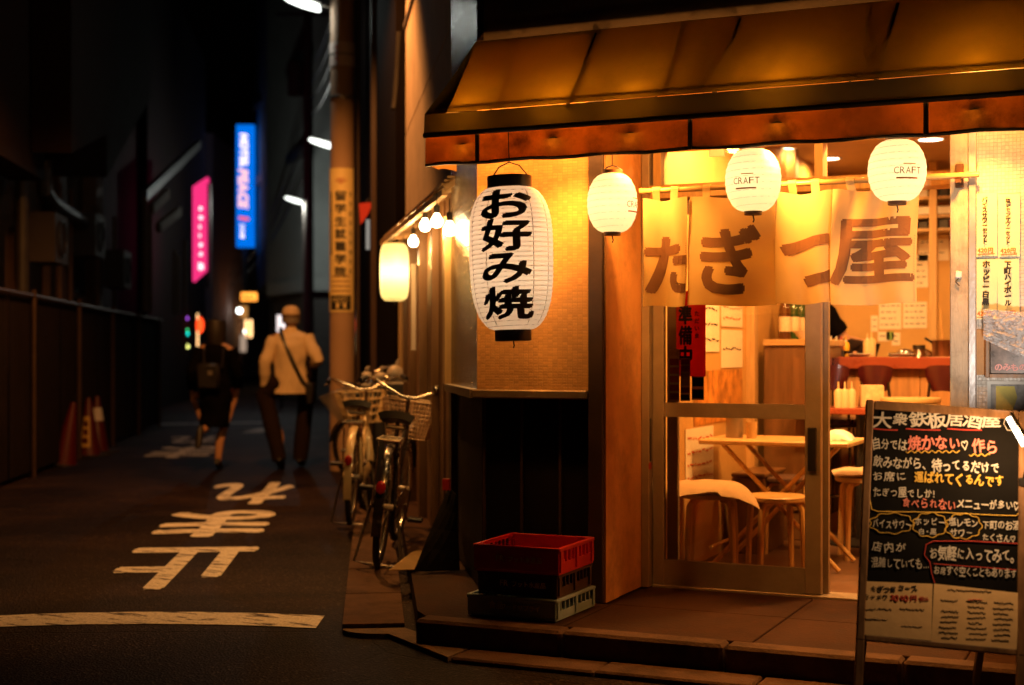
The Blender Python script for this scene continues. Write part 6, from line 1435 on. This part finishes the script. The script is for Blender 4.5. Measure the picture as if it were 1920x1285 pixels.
# second left building: dark shop fronts with sloping steel beams
lb2 = thing('stair_building', 'dark building with sloping steel stair beams and narrow mullions', 'building', lf(12, 0, 1))
lb = lb2
m_blw = mat('near_black_wall', (.010, .006, .005), rough=.9, var=.3, spec=.1)  # nearly black base colour for the walls
lbox(9.3, 17.2, 0, 9, 1.2, 4, 'wall', m_blw); lbox(17.3, 30, 0, 10, 1.0, 4, 'wall', m_blw)
m_be = mat('bluish_steel', (.06, .065, .09), rough=.5, metal=.7, var=.15); 
for (pa_, pya, pb_, pyb, D0, D1, mm) in ((270, 368, 373, 270, 22, 30, m_be), (283, 393, 313, 363, 22.8, 25, m_lcol), (297, 427, 336, 396, 23.5, 26.5, m_lcol)):
    B().beam(atD(pa_, pya, D0), atD(pb_, pyb, D1), .09, .16).build('stair_beam', mm, lb2)
for px, D, y0_, y1_ in ((272, 21.5, 370, 585), (281, 22, 400, 585), (327, 26, 470, 590), (334, 26.8, 480, 590), (347, 28, 450, 590)):
    B().beam(atD(px, y1_, D), atD(px, y0_, D), .06, .06, up=FWD).build('mullion', m_lcol, lb2)  # plain brown uprights without emission
# pink and blue signs
m_pink = emit('pink_sign_glow', (1, .035, .22), 1.0); m_blue = emit('blue_sign_glow', (.0, .17, .85), 1.0); m_sw = emit('sign_white', (1, .86, .92), 1.5); m_sbk = mat('sign_case', (.03, .028, .03), rough=.5)
def slab(P4, th, name, m, par):
    P4 = [Vector(p) for p in P4]; n_ = FWD * th
    return B().add(P4 + [p + n_ for p in P4], [[0, 1, 2, 3], [7, 6, 5, 4], [0, 4, 5, 1], [1, 5, 6, 2], [2, 6, 7, 3], [3, 7, 4, 0]]).build(name, m, par)
t = thing('pink_sign', 'glowing pink vertical sign with white cursive on the left buildings', 'sign', atD(375, 530, 31))
slab([atD(361, 528, 30), atD(388, 504, 32), atD(388, 332, 32), atD(361, 350, 30)], .25, 'light_box', m_pink, t)
b = B(); P_ = []
for i in range(90):
    f = i / 89; px = 374.5 + 6.5 * math.sin(f * 34) * (.6 + .4 * math.sin(f * 9)) ; py = 388 + f * 92 + 5 * math.cos(f * 34); P_.append(atD(px, py, 30.9 - .0))
b.tube([p - FWD * .1 for p in P_], .030, 5); P_ = [atD(368 + 12 * (i / 20), 500 + 6 * math.sin(i), 30.7) for i in range(21)]; b.tube(P_, .03, 5); b.build('cursive_lettering', m_sw, t)
B().beam(atD(391, 345, 32), atD(391, 540, 32), .1, .1, up=FWD).build('sign_post', m_sbk, t)
t = thing('hotel_sign', 'glowing blue vertical hotel sign over the alley', 'sign', atD(459, 465, 45))
slab([atD(443, 463, 45), atD(475, 463, 45), atD(475, 234, 45), atD(443, 234, 45)], .3, 'light_box', m_blue, t)
b = B(); px1 = F / 45
def sideways(b, s, px, py, size, m, par, bold=.05):
    bq = B(); o_ = atD(px, py, 44.95); write(bq, s, o_, -UP, RGT, size / px1, bold=bold, slant=.15); bq.build('lettering', m, par)
sideways(b, 'HOTEL', 451, 251, 19, m_sw, t, .07); sideways(b, 'PEACE', 448, 318, 23, emit('sign_pink_white', (1, .55, .62), 1.3), t, .08); sideways(b, '1', 449, 404, 24, emit('sign_red', (1, .12, .10), 1.2), t, .07); sideways(b, '日本橋', 451, 420, 9, m_sw, t, .03)
B().beam(atD(459, 466, 45.4), atD(459, 540, 45.4), .12, .12, up=FWD).build('sign_post', m_sbk, t)
# right-hand grey building lit by the lamp, and dark house behind the pub
m_gb = mat('grey_far_wall', (.34, .37, .36), rough=.8, var=.12, scale=1.2, grime=.3, gscale=.5)
t = thing('grey_building', 'grey building lit by the third street lamp at the bend', 'building', atD(530, 665, 40))
def dbox(px0, px1_, py0, py1, D0, D1, name, m, par):
    a, c = atD(px0, py1, D0), atD(px1_, py0, D0); e, f_ = atD(px1_, py1, D0) + FWD * (D1 - D0), None
    P4 = [a, atD(px1_, py1, D0), c, atD(px0, py0, D0)]; return slab(P4, D1 - D0, name, m, par)
gpts = [atD(482, 0, 46), atD(500, 0, 42), atD(575, 0, 38.5), atD(640, 0, 38.5)]
B().prism([(p.x, p.y) for p in gpts] + [(gpts[3] + FWD * 9).xy, (gpts[0] + FWD * 9).xy], 3.3, 14).build('wall', m_gb, t)
B().prism([(p.x, p.y) for p in (atD(506, 0, 41.5), atD(575, 0, 38.3), atD(640, 0, 38.3), atD(640, 0, 45), atD(506, 0, 45))], 0, 2.9).build('ground_floor', mat('dark_shopfront', (.06, .055, .05), rough=.6), t)
B().prism([(p.x, p.y) for p in (atD(500, 0, 41.2), atD(577, 0, 38.0), atD(640, 0, 38.0), atD(640, 0, 45), atD(500, 0, 45))], 2.92, 3.28).build('canopy_band', m_gb, t)
for z in (6.7, 9.2): B().beam(atD(482, 0, 45.6).xy.to_3d() + UP * z, atD(576, 0, 38.2).xy.to_3d() + UP * z, .3, .28).build('string_course', m_sbk, t)
t = thing('dark_house', 'unlit dark house standing beyond the pub side wall', 'building', sw(8, 0, -.1))
B().prism([(p.x, p.y) for p in (sw(5.6, 0, .06), sw(12, 0, .35), sw(19, 0, .2), sw(19, 0, -7), sw(5.6, 0, -7))], 0, 9).build('wall', mat('dark_siding', (.005, .003, .0025), spec=.04, rough=.9, var=.2), t)
B().beam(sw(7.5, .1, .16), sw(7.5, 5, .16), .07, .07, up=SWN).build('drainpipe', mat('rusty_pipe', (.035, .013, .008), rough=.6), t)
for tt in (9.2, 11.5, 14): B().add([sw(tt, z, .27 if tt < 12 else .36) for z in (1.0, 2.0)] + [sw(tt + 1, z, .33 if tt < 12 else .36) for z in (2.0, 1.0)], [[0, 1, 2, 3]]).build('window', mat('dark_window', (.03, .035, .04), rough=.12, bump=0), t)
for i, (px, py, s_) in enumerate(((688, 700, .05), (714, 702, .06), (745, 697, .10))):
    D2 = 11.6; c = atD(px, py, D2); c.z = 0
    t = thing('rubbish_bag', ('small pale plastic bag by the pole', 'pale plastic bag in the middle of the three by the dark house', 'large knotted grey bag by the side wall')[i], 'bag', c, group='rubbish bags by the dark house')
    zc2 = atD(px, py, D2).z
    B().box((c.x, c.y, (zc2 - .08) / 2), (s_ * 2.2, s_ * 2.2, zc2 - .08), Matrix.Rotation(YAW, 3, 'Z'), .02).build('bin', m_sbk, t)
    bq = B(); bq.ball((c.x, c.y, zc2 - .02), s_ * .9, 18, 12, (1, 1, .8)); bq.v = [v + (v - Vector((c.x, c.y, zc2))).normalized() * noise.noise(v * 7) * s_ * .35 for v in bq.v]; bq.build('bag_body', mat('pale_plastic_bag', (.42, .38, .34), rough=.35, var=.1, bump=.3, bscale=30), t, True)
    B().tube([(c.x, c.y, zc2 + s_ * .6), (c.x + .02, c.y, zc2 + s_ * 1.1)], [.02, .008], 7).build('knot', MATS['pale_plastic_bag'], t)
# far end of the alley
t = thing('far_building', 'tall dark building closing the far end of the alley', 'building', atD(420, 665, 78))
dbox(200, 520, 330, 705, 78, 84, 'wall', mat('far_wall', (.16, .11, .10), rough=.9, var=.2, scale=.6), t)
for px, py in ((408, 560), (430, 590), (452, 585), (425, 500), (445, 520), (415, 535)): dbox(px, px + 12, py, py + 16, 77.9, 77.95, 'window', mat('far_window', (.05, .05, .06), rough=.2, bump=0), t)
t = thing('pink_wall_building', 'narrow building with a dusky wall next to the pink sign', 'building', atD(375, 665, 50)); dbox(355, 398, 250, 690, 50, 56, 'wall', mat('dusky_wall', (.32, .2, .17), rough=.9, var=.1, scale=.8), t)
def glow(name, lab, px0, px1_, py0, py1, D, m, cat='sign', txt=None):
    t = thing(name, lab, cat, atD((px0 + px1_) / 2, py1, D)); dbox(px0, px1_, py0, py1, D, D + .2, 'light_box', m, t)
    B().beam(atD((px0 + px1_) / 2, py1, D + .1), Vector((*atD((px0 + px1_) / 2, py1, D + .1).xy, 0)), .06, .06, up=FWD).build('stand', m_sbk, t)
    if txt:
        bq = B(); write(bq, txt, atD(px0 + 2, py1 - 3, D - .02), RGT, UP, (px1_ - px0 - 4) / F * D / max(1, sum(adv(c) for c in txt)), bold=.05); bq.build('lettering', m_sbk, t)
m_or = emit('orange_sign_glow', (1, .33, .04), 2.6); m_rd2 = emit('red_lantern_glow', (1, .06, .01), 2.6); m_cr2 = emit('cream_sign_glow', (1, .55, .22), 3); m_wh2 = emit('white_far_lamp', (.9, 1, .95), 8)
glow('orange_sign', 'small orange lit sign hanging across the far alley', 452, 480, 549, 564, 52, m_or, txt='PEAC')
glow('upright_sign', 'tall orange and cream lit sign board among red lanterns', 357, 369, 588, 660, 40, m_cr2); glow('upright_sign', 'narrow cream lit sign near the white far lamps', 459, 471, 600, 633, 55, m_cr2)
glow('box_sign', 'small amber box sign above the far lamps', 448, 463, 574, 596, 54, emit('amber_dim', (1, .42, .1), .5)); glow('white_sign', 'white lit panel behind the capped person', 519, 537, 591, 622, 32, emit('pale_panel', (1, .85, .82), 1.3)); glow('white_sign', 'small dim pale stand sign on the far alley floor', 450, 460, 628, 660, 50, emit('pale_dim', (1, .7, .5), .4))
for i, (px, py, w_, h_, D2) in enumerate(((351, 575, 9, 14, 41), (368, 575, 10, 14, 41), (344, 608, 13, 26, 38), (375, 610, 14, 30, 38))):
    c = atD(px, py, D2); t = thing('red_lantern', ('small red lantern above the fence-side stall lantern', 'small red lantern above the lit board', 'larger red lantern on the fence side of the lit board', 'larger red lantern on the road side of the lit board')[i], 'lantern', c, group='red lanterns of the far stall')
    B().ball(c, 1, 14, 10, (w_ / F * D2 / 2, w_ / F * D2 / 2, h_ / F * D2 / 2)).build('paper', m_rd2, t, True); B().lathe([(.05, 0), (.05, .05)], c + UP * h_ / F * D2 / 2, 10, True).build('top_ring', m_sbk, t)
for i, (px, py, cl_) in enumerate(((343, 632, (.1, .45, 1)), (350, 626, (0, .7, .6)), (349, 619, (.05, .7, .2)), (349, 597, (.45, .1, .8)), (351, 650, (.8, .8, .2)))):
    c = atD(px, py, 37.5); t = thing('fairy_light', ('blue', 'teal', 'green', 'violet', 'lime')[i] + ' fairy light by the red lanterns', 'light', c); B().ball(c, .05, 10, 8).build('bulb', emit('fairy_%d' % i, cl_, 4), t, True); B().tube([c + UP * .05, c + UP * .11], .012, 6).build('socket', m_sbk, t)
for i, (px, py, r_, D2) in enumerate(((437, 622, 6, 56), (455, 622, 5, 56), (449, 583, 5, 53))):
    c = atD(px, py, D2); t = thing('far_lamp', ('round white lamp at the alley end, left of its smaller twin', 'smaller round white lamp beside the narrow cream sign', 'round white lamp on the amber box sign')[i], 'lamp', c); B().ball(c, r_ / F * D2, 12, 8).build('globe', m_wh2, t, True); B().tube([c - UP * r_ / F * D2, Vector((c.x, c.y, 0))], .03, 6).build('post', m_sbk, t)
# right-hand end of the view and buildings across, seen only in reflections: plain dark blocks that keep the sky glow off
